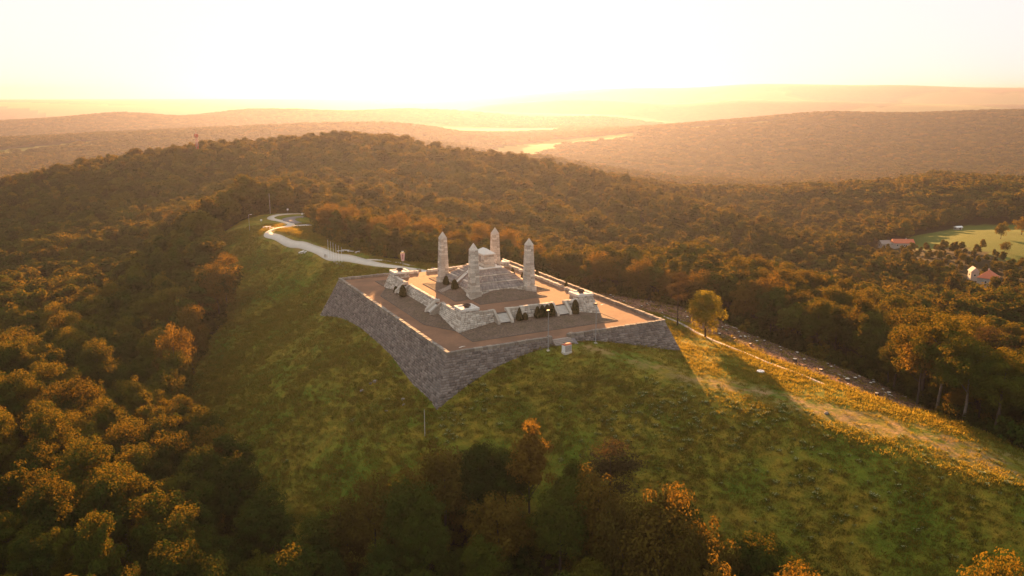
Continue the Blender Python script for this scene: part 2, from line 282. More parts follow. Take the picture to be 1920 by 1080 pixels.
OPEN = [(-8, 238), (-37, 224), (-54, 195), (-60, 150), (-62, 104), (-71, 92), (-82, 60), (-86, 41), (-87, 24), (-84, -20), (-80, -45), (-71, -65),
        (-63, -79), (-55, -80), (-49, -75), (-38, -79), (-30, -86), (-19, -94), (-12, -107), (-11, -124), (-5, -140), (10, -155), (45, -175), (100, -175), (74, -130), (70, -112), (74, -100),
        (84, -86), (93, -72), (96, -55), (94, -27), (90, 0), (82, 14), (68, 34), (55, 46), (46, 58), (25, 62), (10, 60), (0, 69), (-8, 77), (-9, 90), (-10, 105), (-13, 117),
        (-14, 132), (-12, 155), (-8, 170), (-1, 183), (-1, 197), (-3, 215), (6, 225), (20, 231), (20, 243)]
CLEAR = [(40, 40), (66, 34), (82, 14), (90, 0), (94, -27), (96, -55), (93, -72), (84, -86), (74, -100), (65, -98), (61, -84), (59.5, -66), (59.5, -48), (60.5, -25), (63.5, -7), (50, 20), (42, 30)]
ROAD = [(-1.1, 47.4), (-7.9, 59.9), (-12.9, 69.2), (-19.6, 88), (-23.1, 106.4), (-26.6, 127), (-31.0, 146), (-33.2, 160), (-28, 168), (-20.5, 176), (-16.6, 187), (-17.6, 197), (-20.3, 206.7), (-20.7, 215), (-16.9, 222.5), (-8.6, 228.5), (4, 233), (18, 236)]
ROADW = [1.6, 1.6, 1.8, 2.4, 1.9, 1.7, 1.7, 1.7, 1.7, 2.1, 1.8, 1.9, 1.8, 1.8, 1.7, 1.7, 1.7, 1.7]
LOOP = [(-20.5, 176), (-14, 179.5), (-7.5, 183)]
WORN = [(0, -50), (6.5, -52.8), (11.7, -57.5), (19.6, -65.5), (29.4, -83), (38.5, -99), (47.6, -113), (59.5, -131), (72, -152)]
FOOT = [(61.6, -8), (58.5, -22), (56.6, -29.7), (54.5, -42.2), (54.2, -55.3), (53.6, -66.7), (54.4, -74.7), (54.0, -83)]
VALLEY = [(467, 208), (505, 208), (594, 250), (615, 240), (700, 150), (590, 130), (470, 70), (388, 58), (386, 80), (402, 101), (414, 131), (398, 139), (410, 165)]
FIELDS = [[(-280, 2060), (-29, 2330), (-20, 2450), (-285, 2250)], [(900, 1850), (1525, 2505), (1838, 2425), (1905, 2600), (1650, 2780), (1150, 2370)],
          [(2040, 2400), (2433, 2245), (2500, 2345), (2137, 2560)], [(842, 440), (864, 345), (1000, 300), (1120, 490), (905, 480)], [(250, 3500), (800, 3700), (900, 4050), (300, 3950)], [(1350, 3800), (2150, 3550), (2350, 3950), (1450, 4300)]]
NG = 620
_a, _b = 110.0, math.asinh(24000/110.0)
_t = np.linspace(-1, 1, NG)
gx = -5+_a*np.sinh(_b*_t); gy = -10+_a*np.sinh(_b*_t)
X, Y = np.meshgrid(gx, gy); Zt = H(X, Y)
ins = (np.abs(X) < 32.5) & (np.abs(Y) < 46.6); Zt[ins] = np.minimum(Zt[ins], -2.6)
rd = np.minimum(dpath(X, Y, ROAD), dpath(X, Y, LOOP)); Zt = np.where(rd < 4.5, Zt-.10, Zt)
V = np.stack([X.ravel(), Y.ravel(), Zt.ravel()], -1)
i0 = (np.arange(NG-1)[:, None]*NG+np.arange(NG-1)[None]).ravel()
F = np.stack([i0, i0+1, i0+NG+1, i0+NG], -1)
def wob(x, y, s): return np.sin(x/s+1.3*np.sin(y/s*.7))+np.sin(y/s*1.1+1.7*np.sin(x/s*.6)+2)
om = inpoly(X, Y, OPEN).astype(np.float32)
cm = inpoly(X+wob(X, Y, 5.)*1.2, Y, CLEAR).astype(np.float32)
wd = dpath(X, Y, WORN)
wm = np.clip(1.35-wd/(2.0+np.clip((-52-Y)/9., 0, 6.5)), 0, 1)*om*(inpoly(X, Y, CLEAR) == 0)
wm = np.maximum(wm, np.clip(1.1-(rd-1.6)/1.6, 0, .9)*om)
fm = np.zeros_like(om)
for P in FIELDS: fm = np.maximum(fm, inpoly(X, Y, P).astype(np.float32))
fm = np.maximum(fm, inpoly(X, Y, VALLEY)*.5)
DST = np.hypot(X-CAM[0], Y-CAM[1])
farf = ((wob(X, Y, 420.)+wob(X+500, Y, 900.)) > 1.0) & (DST > 4300); fm = np.maximum(fm, farf*.8)
def terrain_mat():
    b = NB('hill_ground'); p = b.pos()
    n1 = b.noise(.055, 5, .6); n2 = b.noise(.5, 4, .65); n3 = b.noise(2.2, 3, .6)
    mead = b.ramp(n1, [(.30, (.075, .115, .009)), (.43, (.150, .155, .014)), (.54, (.270, .170, .020)), (.63, (.140, .130, .014)), (.78, (.085, .115, .009))])  # gold dry-grass patches also stand in for grazing sunlight
    mead = b.mix(b.ramp(n2, [(.4, .6), (.65, 0.0)]), mead, (.060, .080, .009))
    mead = b.mix(b.ramp(n3, [(.55, 0.0), (.8, .5)]), mead, (.22, .16, .03))
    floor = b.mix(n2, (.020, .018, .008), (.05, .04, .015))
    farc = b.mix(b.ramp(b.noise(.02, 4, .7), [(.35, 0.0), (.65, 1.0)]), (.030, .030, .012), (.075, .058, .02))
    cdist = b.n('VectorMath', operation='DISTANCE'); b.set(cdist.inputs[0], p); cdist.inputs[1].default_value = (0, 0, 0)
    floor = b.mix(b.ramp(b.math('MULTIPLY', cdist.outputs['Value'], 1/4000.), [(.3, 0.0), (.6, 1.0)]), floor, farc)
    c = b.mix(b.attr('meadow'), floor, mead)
    worn = b.mix(n2, (.22, .125, .04), (.33, .21, .105))
    wfac = b.math('MULTIPLY', b.attr('worn'), b.ramp(b.noise(.22, 5, .7), [(.42, 0.0), (.62, 1.0)]))
    c = b.mix(wfac, c, worn)
    clear = b.ramp(b.noise(.9, 5, .7), [(.3, (.10, .05, .03)), (.48, (.24, .115, .065)), (.62, (.34, .19, .12)), (.75, (.19, .115, .04))])
    clear = b.mix(b.ramp(b.noise(.09, 4, .6), [(.5, 0.0), (.62, .85)]), clear, (.12, .092, .02))
    c = b.mix(b.attr('clear'), c, clear)
    field = b.mix(b.noise(.01, 3), (.055, .085, .012), (.09, .105, .018))
    field = b.mix(b.ramp(b.attr('field'), [(.55, 0.0), (.8, 1.0)]), field, (.17, .17, .04))
    c = b.mix(b.ramp(b.attr('field'), [(0, 0.0), (.45, 1.0)]), c, field)
    h = b.math('ADD', b.math('MULTIPLY', n2, 1.0), b.math('MULTIPLY', n3, .5))
    return b.principled(c, 1.0, b.bump(h, .9, .5), spec=.05)
me = mesh_np('terrain', V, F, terrain_mat(), smooth=True)
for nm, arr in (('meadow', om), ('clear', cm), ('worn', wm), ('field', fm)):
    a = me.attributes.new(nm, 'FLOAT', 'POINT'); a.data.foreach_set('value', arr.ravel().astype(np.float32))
tag(link('terrain', me), 'hilltop ridge, slopes, valley and far hills', None, None, 'structure')

def strip(name, path, widths, mat, lift, step=1.5, thick=.22):
    P = [Vector(p) for p in path]; pts = []; ws = []
    for i in range(len(P)-1):
        n = max(2, int((P[i+1]-P[i]).length/step))
        for k in range(n):
            t = k/n
            q0, q1, q2, q3 = P[max(i-1, 0)], P[i], P[i+1], P[min(i+2, len(P)-1)]
            pts.append(.5*((2*q1)+(q2-q0)*t+(2*q0-5*q1+4*q2-q3)*t*t+(3*q1-q0-3*q2+q3)*t**3)); ws.append(widths[i]*(1-t)+widths[i+1]*t)
    pts.append(P[-1]); ws.append(widths[-1]); L = []; Rr = []
    for i, p in enumerate(pts):
        d = (pts[min(i+1, len(pts)-1)]-pts[max(i-1, 0)]).normalized(); nrm = Vector((-d.y, d.x))
        L.append(p+nrm*ws[i]); Rr.append(p-nrm*ws[i])
    xs = np.array([[q.x for q in L], [(a.x+b_.x)/2 for a, b_ in zip(L, Rr)], [q.x for q in Rr]])
    ys = np.array([[q.y for q in L], [(a.y+b_.y)/2 for a, b_ in zip(L, Rr)], [q.y for q in Rr]])
    z = H(xs, ys)+lift; n = len(pts)
    rows = [(xs[0], ys[0], z[0]-thick), (xs[0], ys[0], z[0]), (xs[1], ys[1], z[1]+.02), (xs[2], ys[2], z[2]), (xs[2], ys[2], z[2]-thick)]
    V = np.concatenate([np.stack(r, -1) for r in rows]); Fq = []
    for r in range(4):
        for i in range(n-1): Fq.append((r*n+i, r*n+i+1, (r+1)*n+i+1, (r+1)*n+i))
    o = link(name, mesh_np(name, V, np.array(Fq)[:, ::-1], mat)); return o
tag(strip('road', ROAD, ROADW, M['concrete'], .07), 'pale concrete road bending along the ridge to the monument', None, None, 'structure')
tag(strip('parking_spur', [(-20.5, 176.5), (-15, 179.5), (-9, 182.6)], [2.4, 2.6, 2.4], M['concrete'], .10), 'pale concrete spur joining the road at the bend', None, None, 'structure')
tag(strip('parking_loop', [(-9, 184), (-12.5, 191), (-14.3, 199), (-13, 207), (-8, 212), (-2, 213)], [2.2, 2.7, 3.2, 3.2, 2.6, 2.2], M['asphalt'], .09), 'grey asphalt loop beside the bend', None, None, 'structure')
tag(strip('gravel_path', [(-14.6, 76), (-9.5, 72.5), (-4, 65.5), (-1.5, 58)], [.7, .7, .7, .7], M['concrete'], .03), 'narrow pale path along the wood', None, None, 'structure')
tag(strip('footpath', FOOT, [.65]*len(FOOT), M['tread'], .05), 'narrow paved footpath past the lone tree', None, None, 'structure')
# ------------------------------------------------------------------ masonry
def face_quads(bl, br, tl, tr, ch, lr, rng, gap=None, cvar=.12):
    """irregular coursed stones on a quad face; returns quads and jitter"""
    bl, br, tl, tr = map(np.array, (bl, br, tl, tr)); hgt = np.linalg.norm((tl+tr)/2-(bl+br)/2)
    n = max(1, int(round(hgt/ch))); cuts = np.cumsum(rng.uniform(1-cvar, 1+cvar, n)); cuts = np.concatenate([[0], cuts/cuts[-1]])
    out = []
    for i in range(n):
        a, b = cuts[i], cuts[i+1]
        L0, R0, L1, R1 = bl+(tl-bl)*a, br+(tr-br)*a, bl+(tl-bl)*b, br+(tr-br)*b
        wid = np.linalg.norm(R0-L0); s = [0.0]
        while s[-1] < wid: s.append(s[-1]+rng.uniform(*lr))
        s = np.array(s); s = s/s[-1]
        for p, q in zip(s[:-1], s[1:]):
            Q = np.array([L0+(R0-L0)*p, L0+(R0-L0)*q, L1+(R1-L1)*q, L1+(R1-L1)*p])
            if gap is not None and gap(Q.mean(0)): continue
            out.append(Q)
    return out
def stone_geo(Q, nrm, j, proud, depth=.0, bev=.05):
    c = Q.mean(0); ed = (Q-c); L = np.linalg.norm(ed, axis=1, keepdims=True)
    back = c+ed*(1-j/L)-nrm*depth; front = c+ed*(1-(j+bev)/L)+nrm*proud
    return np.concatenate([back, front])
SF = np.array([(4, 5, 6, 7), (0, 1, 5, 4), (1, 2, 6, 5), (2, 3, 7, 6), (3, 0, 4, 7)])
def fnorm(bl, br, tl):
    n = np.cross(np.array(br)-np.array(bl), np.array(tl)-np.array(bl)); return n/np.linalg.norm(n)
def joined(name, items, mat, parent, rng, j=.025, proud=(.03, .11)):
    V = []; F = []; T = []; k = 0
    for Q, nr in items:
        V.append(stone_geo(Q, nr, j, rng.uniform(*proud), .03)); F.append(SF+k*8); T += [rng.random()]*5; k += 1
    o = link(name, mesh_np(name, np.concatenate(V), np.concatenate(F), mat, T), parent); o['kind'] = 'stuff'; return o
def single(name, Q, nr, mat, parent, rng, j=.025, proud=(.04, .13)):
    return link(name, mesh_np(name, stone_geo(Q, nr, j, rng.uniform(*proud), .05), SF, mat), parent)
def block(name, P8, mat, parent, cham=.05):
    """chamfered hexahedron"""
    P = np.array(P8, float); c = P.mean(0)
    V = []; F = []
    fc = [(0, 3, 2, 1), (4, 5, 6, 7), (0, 1, 5, 4), (1, 2, 6, 5), (2, 3, 7, 6), (3, 0, 4, 7)]
    idx = {}
    for fi, f in enumerate(fc):
        m = P[list(f)].mean(0)
        for vi in f:
            d = m-P[vi]; L = np.linalg.norm(d); idx[(fi, vi)] = len(V); V.append(P[vi]+d/L*min(cham*1.4, L*.4))
        F.append([idx[(fi, vi)] for vi in f])
    for a, b in ((0, 1), (1, 2), (2, 3), (3, 0), (4, 5), (5, 6), (6, 7), (7, 4), (0, 4), (1, 5), (2, 6), (3, 7)):
        fs = [i for i, f in enumerate(fc) if a in f and b in f]
        F.append([idx[(fs[0], a)], idx[(fs[0], b)], idx[(fs[1], b)], idx[(fs[1], a)]])
    for v in range(8):
        fs = [i for i, f in enumerate(fc) if v in f]; F.append([idx[(i, v)] for i in fs])
    me = bpy.data.meshes.new(name); me.from_pydata([tuple(v) for v in V], [], F)
    import bmesh
    bm = bmesh.new(); bm.from_mesh(me); bmesh.ops.recalc_face_normals(bm, faces=bm.faces); bm.to_mesh(me); bm.free()
    me.materials.append(mat); return link(name, me, parent)
def box8(c, d, rz=0):
    ca, sa = math.cos(rz), math.sin(rz); P = []
    for z in (-.5, .5):
        for x, y in ((-.5, -.5), (.5, -.5), (.5, .5), (-.5, .5)):
            P.append((c[0]+x*d[0]*ca-y*d[1]*sa, c[1]+x*d[0]*sa+y*d[1]*ca, c[2]+z*d[2]))
    return P
rs = np.random.default_rng(5)

# ---- lower terrace -------------------------------------------------
A, B, K, ZB = 32.4, 46.5, .43, -19.0
LT = tag(empty('lower_terrace', (0, 0, -.8)), 'huge rectangular stone terrace with tall sloping dark retaining walls', 'terrace')
def rel(o, root): o.matrix_parent_inverse = root.matrix_world.inverted(); return o
LT.location = (0, 0, 0)
def frustum(a0, b0, z0, a1, b1, z1): return [(-a0, -b0, z0), (a0, -b0, z0), (a0, b0, z0), (-a0, b0, z0), (-a1, -b1, z1), (a1, -b1, z1), (a1, b1, z1), (-a1, b1, z1)]
ka = lambda z: K*(-.8-z)
MB().hexa(frustum(A+ka(ZB)-.03, B+ka(ZB)-.03, ZB, A-.03, B-.03, -.82)).build('retaining_wall', M['core'], LT)
fa = [((-A, -B), (A, -B)), ((A, -B), (A, B)), ((A, B), (-A, B)), ((-A, B), (-A, -B))]
items = []
for k, ((x0, y0), (x1, y1)) in enumerate(fa):
    zb = [-14.5, -5, -5, -16.5][k]
    e = lambda x, y, z: ((abs(x)+ka(z))*np.sign(x), (abs(y)+ka(z))*np.sign(y), z)
    bl, br, tl, tr = e(x0, y0, zb), e(x1, y1, zb), e(x0, y0, -.8), e(x1, y1, -.8)
    nr = fnorm(bl, br, tl)
    lo = 1.0 if k in (0, 3) else 2.0
    for Q in face_quads(bl, br, tl, tr, .6*lo**.5, (.7*lo, 1.9*lo), rs): items.append((Q, nr))
joined('masonry', items, M['stone_dark'], LT, rs, .045, (.02, .16))
# parapet of single coping stones, gates front and back
GF, GB = (-3.5, 2.0), (-3.3, 1.2)
cop = None
for k, ((x0, y0), (x1, y1)) in enumerate(fa):
    L = math.hypot(x1-x0, y1-y0); dx, dy = (x1-x0)/L, (y1-y0)/L; s = 0.0
    while s < L-.2:
        ln = min(rs.uniform(.95, 1.5), L-s); m = s+ln/2
        if L-s-ln < .5: ln = L-s; m = s+ln/2
        x, y = x0+dx*m+dy*-.42, y0+dy*m+dx*.42
        if not ((k == 0 and GF[0] < x < GF[1]) or (k == 2 and GB[0] < x < GB[1])):
            hh = rs.uniform(.74, .88); wv = rs.uniform(.9, 1.08)
            block('coping_stone', box8((x, y, -.8+hh/2), (ln-.06, wv, hh), math.atan2(dy, dx)), M['stone_coping_obj'], LT, .06)
        s += ln
block('gate_stone', box8((GF[0]-.45, -B+.35, -.8), (1.0, 1.5, 2.0)), M['stone_coping_obj'], LT, .1)
block('gate_stone', box8((GF[1]+.55, -B+.35, -.75), (1.1, 1.5, 2.0)), M['stone_coping_obj'], LT, .1)
for gx0 in (GB[0]-.5, GB[1]+.5): block('gate_stone', box8((gx0, B-.4, -.3), (1.2, 1.4, 1.3)), M['stone_coping_obj'], LT, .1)
block('threshold', box8((sum(GB)/2, B-.2, -.84), (4.4, 1.6, .24)), M['white_stone'], LT)
for i in range(4):
    block('step', box8((sum(GF)/2, -B-.15-.5*i, -.98-.26*i), (GF[1]-GF[0]-.1, .9, .36)), M['tread'], LT, .03)
MB().prism([(0, -.75), (3.4, -2.35), (3.4, -2.8), (0, -2.8)], (0, -B+.2, 0), (0, -1, 0), (0, 0, 1), GF[1]-.1, GF[1]+.95, (1, 0, 0)).build('ramp', M['asphalt'], LT)
MB().poly([(-A+.3, -B+.3, -.80), (A-.3, -B+.3, -.80), (A-.3, B-.3, -.80), (-A+.3, B-.3, -.80)], [(0, 1, 2, 3)]).build('paving', M['paving'], LT)
def plot(name, cx, hw_out, d_in, d_out, hw_in, z0, zr, hr, side, parent):
    """cobbled apron rising from a straight outer edge (half length hw_out at distance d_out) to the wall at d_in (raised to zr over +-hr)"""
    ax = {'f': ((1, 0), (0, -1)), 'b': ((1, 0), (0, 1)), 'l': ((0, 1), (-1, 0)), 'r': ((0, 1), (1, 0))}[side]
    q = lambda t, d, z: (ax[0][0]*t+ax[1][0]*d, ax[0][1]*t+ax[1][1]*d, z)
    P = [q(-hw_out, d_out, z0+.06), q(hw_out, d_out, z0+.06), q(hw_in, d_in, z0+.05), q(hr, d_in-.9, zr), q(-hr, d_in-.9, zr), q(-hw_in, d_in, z0+.05)]
    o = MB().poly(P, [(0, 1, 3, 4), (1, 2, 3), (0, 4, 5)]).build(name, M['cobble'], parent)
    c = MB()
    for a, b in ((P[5], P[0]), (P[0], P[1]), (P[1], P[2])):
        m = ((a[0]+b[0])/2, (a[1]+b[1])/2, z0+.05); L = math.hypot(b[0]-a[0], b[1]-a[1])
        c.box(m, (L+.1, .16, .2), math.atan2(b[1]-a[1], b[0]-a[0]))
    c.build('edging', M['core'], o); return o
plot('cobbled_apron', 0, 22.0, 30.3, 38.9, 22.0, -.80, .95, 11, 'f', LT)
plot('cobbled_apron', 0, 22.0, 30.3, 38.9, 22.0, -.80, .95, 11, 'b', LT)
plot('cobbled_apron', 0, 18.6, 22.1, 27.1, 28.0, -.80, .95, 14.5, 'l', LT)
plot('cobbled_apron', 0, 18.6, 22.1, 27.1, 28.0, -.80, .95, 14.5, 'r', LT)
for px_, py_ in ((-26.4, -41.5), (-9.5, -43.5), (-25.6, 11.5), (28, -22)):
    MB().box((px_, py_, -.79), (1.5, .35, .03), .4).box((px_+.7, py_+.25, -.79), (.9, .2, .03), -.3).build('pale_slab', M['white_stone'], LT)

# ---- upper terrace -------------------------------------------------
UT = tag(empty('upper_terrace', (0, 0, 0)), 'pale stone upper terrace with battered walls and corner pylons', 'terrace')
UA, UB, UK, UF, UP = 22.0, 30.2, .32, 3.05, 3.86
ue = lambda x, y, z: ((abs(x)-UK*(z+.8))*np.sign(x), (abs(y)-UK*(z+.8))*np.sign(y), z)
MB().hexa(frustum(UA-.03, UB-.03, -.79, UA-.03-UK*3.8, UB-.03-UK*3.8, 3.0)).build('terrace_core', M['core'], UT)
MB().poly([(-UA+1.3, -UB+1.3, UF), (UA-1.3, -UB+1.3, UF), (UA-1.3, UB-1.3, UF), (-UA+1.3, UB-1.3, UF)], [(0, 1, 2, 3)]).build('paving', M['paving'], UT)
SX, SY, SW = 9.1, 12.6, 2.0          # stair centres on the front/back and on the sides, half width
fu = [((-UA, -UB), (UA, -UB)), ((UA, -UB), (UA, UB)), ((UA, UB), (-UA, UB)), ((-UA, UB), (-UA, -UB))]
allst = []
for k, ((x0, y0), (x1, y1)) in enumerate(fu):
    bl, br, tl, tr = ue(x0, y0, -.8), ue(x1, y1, -.8), ue(x0, y0, UF), ue(x1, y1, UF); nr = fnorm(bl, br, tl)
    gap = (lambda c: abs(abs(c[0])-SX) < SW) if k in (0, 2) else (lambda c: abs(abs(c[1])-SY) < SW)
    for Q in face_quads(bl, br, tl, tr, .52, (.7, 1.5), rs, gap): allst.append((Q, nr, k))
front = [s for s in allst if s[2] in (0, 3)]; back = [s for s in allst if s[2] in (1, 2)]
front.sort(key=lambda s: np.linalg.norm(s[0].mean(0)-np.array(CAM)))
for Q, nr, k in front[:300]: single('stone', Q, nr, M['stone_light_obj'], UT, rs)
joined('masonry', [(q, n) for q, n, k in front[300:]+back], M['stone_light'], UT, rs)
for k, ((x0, y0), (x1, y1)) in enumerate(fu):                    # parapet
    e0, e1 = ue(x0, y0, UF+.4), ue(x1, y1, UF+.4)
    x0, y0, x1, y1 = e0[0], e0[1], e1[0], e1[1]
    L = math.hypot(x1-x0, y1-y0); dx, dy = (x1-x0)/L, (y1-y0)/L; s = 2.0
    while s < L-2.0:
        ln = rs.uniform(1.0, 1.7); m = s+ln/2; x, y = x0+dx*m-dy*.45, y0+dy*m+dx*.45; s += ln
        c = x if k in (0, 2) else y; g = SX if k in (0, 2) else SY
        if abs(abs(c)-g) < SW+.35: continue
        hh = rs.uniform(.72, .88)
        block('coping_stone', box8((x, y, UF-.02+hh/2), (ln-.06, rs.uniform(.85, 1.0), hh), math.atan2(dy, dx)), M['stone_light_obj'], UT, .07)
def stair(parent, cx, side, wall_out, zlo, zhi, n, hw):
    ax, out = {'f': (Vector((1, 0, 0)), Vector((0, -1, 0))), 'b': (Vector((1, 0, 0)), Vector((0, 1, 0))), 'l': (Vector((0, 1, 0)), Vector((-1, 0, 0))), 'r': (Vector((0, 1, 0)), Vector((1, 0, 0)))}[side]
    rz = 0 if side in 'fb' else math.pi/2; rise = (zhi-zlo)/n; tr = .37
    st = empty('staircase'); st.parent = parent
    for i in range(n):
        z = zhi-rise*(i+1)+rise*.0; o = ax*cx+out*(wall_out+tr*i+.1)
        block('step', box8((o.x, o.y, z+rise*.5-.08), (2*hw-.02, tr*1.5, .16), rz), M['white_stone'], st, .03)
    run = tr*n
    MB().prism([(-.6, zhi-.2), (run-.25, zlo-.05), (run-.25, zlo-.9), (-.6, zlo-.9)], out*wall_out, out, (0, 0, 1), cx-hw, cx+hw, ax).build('riser_shade_core', M['core'], st)  # dark core behind thin treads, its colour standing in for riser shade
    for s in (-1, 1):
        c0 = cx+s*(hw+.35)
        MB().prism([(-.9, zhi+.78), (.25, zhi+.78), (run+.35, zlo+.55), (run+.55, zlo-.35), (-.9, zlo-.6)], out*wall_out, out, (0, 0, 1), c0-.36, c0+.36, ax, rs.random()).build('cheek_wall', M['stone_light'], st)
    return st
for s in (-1, 1):
    stair(UT, s*SX, 'f', 28.55, .95, UF, 8, 1.65); stair(UT, s*SX, 'b', 28.55, .95, UF, 8, 1.65)
    stair(UT, s*SY, 'l', 20.35, .95, UF, 8, 1.5); stair(UT, s*SY, 'r', 20.35, .95, UF, 8, 1.5)
for sx in (-1, 1):
    for sy in (-1, 1):
        py = empty('corner_pylon', (0, 0, 0)); py.parent = UT
        ox0, oy0 = UA-UK*3.85+.02, UB-UK*3.85+.02; ox1, oy1 = UA-UK*5.15, UB-UK*5.15
        ix, iy = 15.5, 23.6
        P = [(ix, iy, UF-.1), (ox0-.06, iy, UF-.1), (ox0-.06, oy0-.06, UF-.1), (ix, oy0-.06, UF-.1), (ix+.1, iy+.1, 4.35), (ox1-.06, iy+.1, 4.35), (ox1-.06, oy1-.06, 4.35), (ix+.1, oy1-.06, 4.35)]
        P = [(x*sx, y*sy, z) for x, y, z in P]
        MB().hexa(P).build('pylon_core', M['core'], py)
        it = []
        for a, b in ((0, 1), (1, 2), (2, 3), (3, 0)):
            bl, br, tl, tr = P[a], P[b], P[a+4], P[b+4]
            if sx*sy < 0: bl, br, tl, tr = br, bl, tr, tl
            nr = fnorm(bl, br, tl)
            for Q in face_quads(bl, br, tl, tr, .5, (.7, 1.4), rs): it.append((Q, nr))
        joined('masonry', it, M['stone_light'], py, rs)
        cx_, cy_ = sx*(ix+ox1)/2, sy*(iy+oy1)/2; wx, wy = ox1-ix+.35, oy1-iy+.35
        cap = block('cap_slab', box8((cx_, cy_, 4.55), (wx, wy, .42)), M['white_stone'], py, .04)
        for q, d in (((0, -wy/2+.25), (wx, .5)), ((0, wy/2-.25), (wx, .5)), ((-wx/2+.25, 0), (.5, wy-1.0)), ((wx/2-.25, 0), (.5, wy-1.0))):
            block('rim_slab', box8((cx_+q[0], cy_+q[1], 4.86), (d[0], d[1], .2)), M['white_stone'], cap, .03)
        fb = tag(empty('fire_bowl', (cx_, cy_, 4.76)), 'dark bronze fire bowl on the %s corner pylon of the upper terrace' % {(-1, -1): 'nearest', (1, -1): 'right-hand', (-1, 1): 'left-hand', (1, 1): 'far hidden'}[(sx, sy)], 'fire bowl', 'fire bowls on the corner pylons')
        m = MB(); n = 16
        prof = [(.45, 0), (.5, .18), (.95, .42), (1.05, .78), (.98, .86), (.86, .80), (.8, .5), (0.02, .46)]
        P = []; Fc = []
        for r_, z_ in prof:
            for i in range(n):
                an = 2*math.pi*i/n; ex = .55; cxx, syy = math.cos(an), math.sin(an)
                P.append((r_*np.sign(cxx)*abs(cxx)**ex, r_*np.sign(syy)*abs(syy)**ex, z_))
        for a in range(len(prof)-1):
            for i in range(n): Fc.append((a*n+i, a*n+(i+1) % n, (a+1)*n+(i+1) % n, (a+1)*n+i))
        Fc.append(tuple(range((len(prof)-1)*n, len(prof)*n)))
        m.poly(P, Fc).build('bowl', M['bronze'], fb); MB().box((0, 0, .08), (1.1, 1.1, .16)).build('foot', M['bronze'], fb)
UTP = UT
plot('cobbled_apron', 0, 10.6, 12.2, 19.2, 10.4, UF, 4.75, 2.6, 'f', UT)
plot('cobbled_apron', 0, 10.6, 12.2, 19.2, 10.4, UF, 4.75, 2.6, 'b', UT)
lp = plot('cobbled_apron', 0, 12.6, 10.2, 15.3, 12.4, UF, 4.75, 3.4, 'l', UT)
plot('cobbled_apron', 0, 12.6, 10.2, 15.3, 12.4, UF, 4.75, 3.4, 'r', UT)
for s in (-1, 1):
    for i in range(11):
        t = (i+.5)/11; MB().box((s*(14.9-4.9*t), 0, UF+.10+1.62*t), (.30, 2.7, .14)).build('low_step', M['tread'], lp if s < 0 else UT)

# ---- stepped tomb mound -------------------------------------------
PM = tag(empty('stepped_mound', (0, 0, 0)), 'stepped stone mound in three sloping tiers carrying the tomb', 'monument')
MB().hexa(frustum(9.9, 11.7, UF-.1, 9.6, 11.3, 5.0)).build('plinth', M['core'], PM)
tiers = [(9.6, 11.2, 5.0, 8.0, 9.1, 6.45), (7.7, 8.8, 6.6, 6.0, 6.9, 8.05), (5.7, 6.6, 8.2, 3.9, 4.8, 9.55)]
def side_faces(a0, b0, z0, a1, b1, z1):
    P = frustum(a0, b0, z0, a1, b1, z1); return [(P[a], P[b], P[a+4], P[b+4]) for a, b in ((0, 1), (1, 2), (2, 3), (3, 0))]
it = []
for f in side_faces(9.93, 11.73, UF, 9.63, 11.33, 5.0):
    nr = fnorm(*f[:3])
    for Q in face_quads(*f, .48, (.7, 1.4), rs): it.append((Q, nr))
joined('masonry', it, M['stone_light'], PM, rs)
for k, (a0, b0, z0, a1, b1, z1) in enumerate(tiers):
    t = MB().hexa(frustum(a0-.02, b0-.02, z0-.3, a1-.02, b1-.02, z1)).build('tier', M['core'], PM)
    it = []
    for fi, f in enumerate(side_faces(a0, b0, z0, a1, b1, z1)):
        nr = fnorm(*f[:3])
        g = (lambda c: abs(c[1]) < 1.55) if fi in (1, 3) else None
        for Q in face_quads(*f, 1.15, (.28, .6), rs, g, .05): it.append((Q, nr))
    joined('slanted_slabs', it, M['slab'], t, rs, .035, (.02, .12))
    for sx, sy in ((0, -1), (0, 1), (-1, 0), (1, 0)):               # capping band
        L = a1 if sx == 0 else b1; n = int(2*L/1.3); w_ = 2*L/n
        for i in range(n):
            u_ = -L+w_*(i+.5)
            if sx != 0 and abs(u_) < 1.5: continue
            c = (u_, sy*b1*.995, z1+.06) if sx == 0 else (sx*a1*.995, u_, z1+.06)
            d = (w_-.05, .62, .2) if sx == 0 else (.62, w_-.05, .2)
            block('band_stone', box8(c, d), M['stone_light_obj'], t, .03)
MB().box((0, 0, 9.58), (7.3, 9.1, .24)).build('platform', M['white_stone'], PM)
for s in (-1, 1):
    st = empty('staircase'); st.parent = PM
    n = 17
    for i in range(n):
        t = (i+.5)/n; x = 10.0+(3.6-10.0)*t; z = 4.85+(9.66-4.85)*(i+1)/n
        block('step', box8((s*x, 0, z-.2), (.5, 2.3, .4)), M['white_stone'], st, .02)
    for q in (-1, 1):
        MB().prism([(10.3, 4.9), (10.3, 5.35), (3.7, 10.1), (3.4, 10.1), (3.4, 9.0), (10.0, 4.2)], (0, 0, 0), (s, 0, 0), (0, 0, 1), q*1.38-.24, q*1.38+.24, (0, 1, 0)).build('cheek_wall', M['slab'], st)
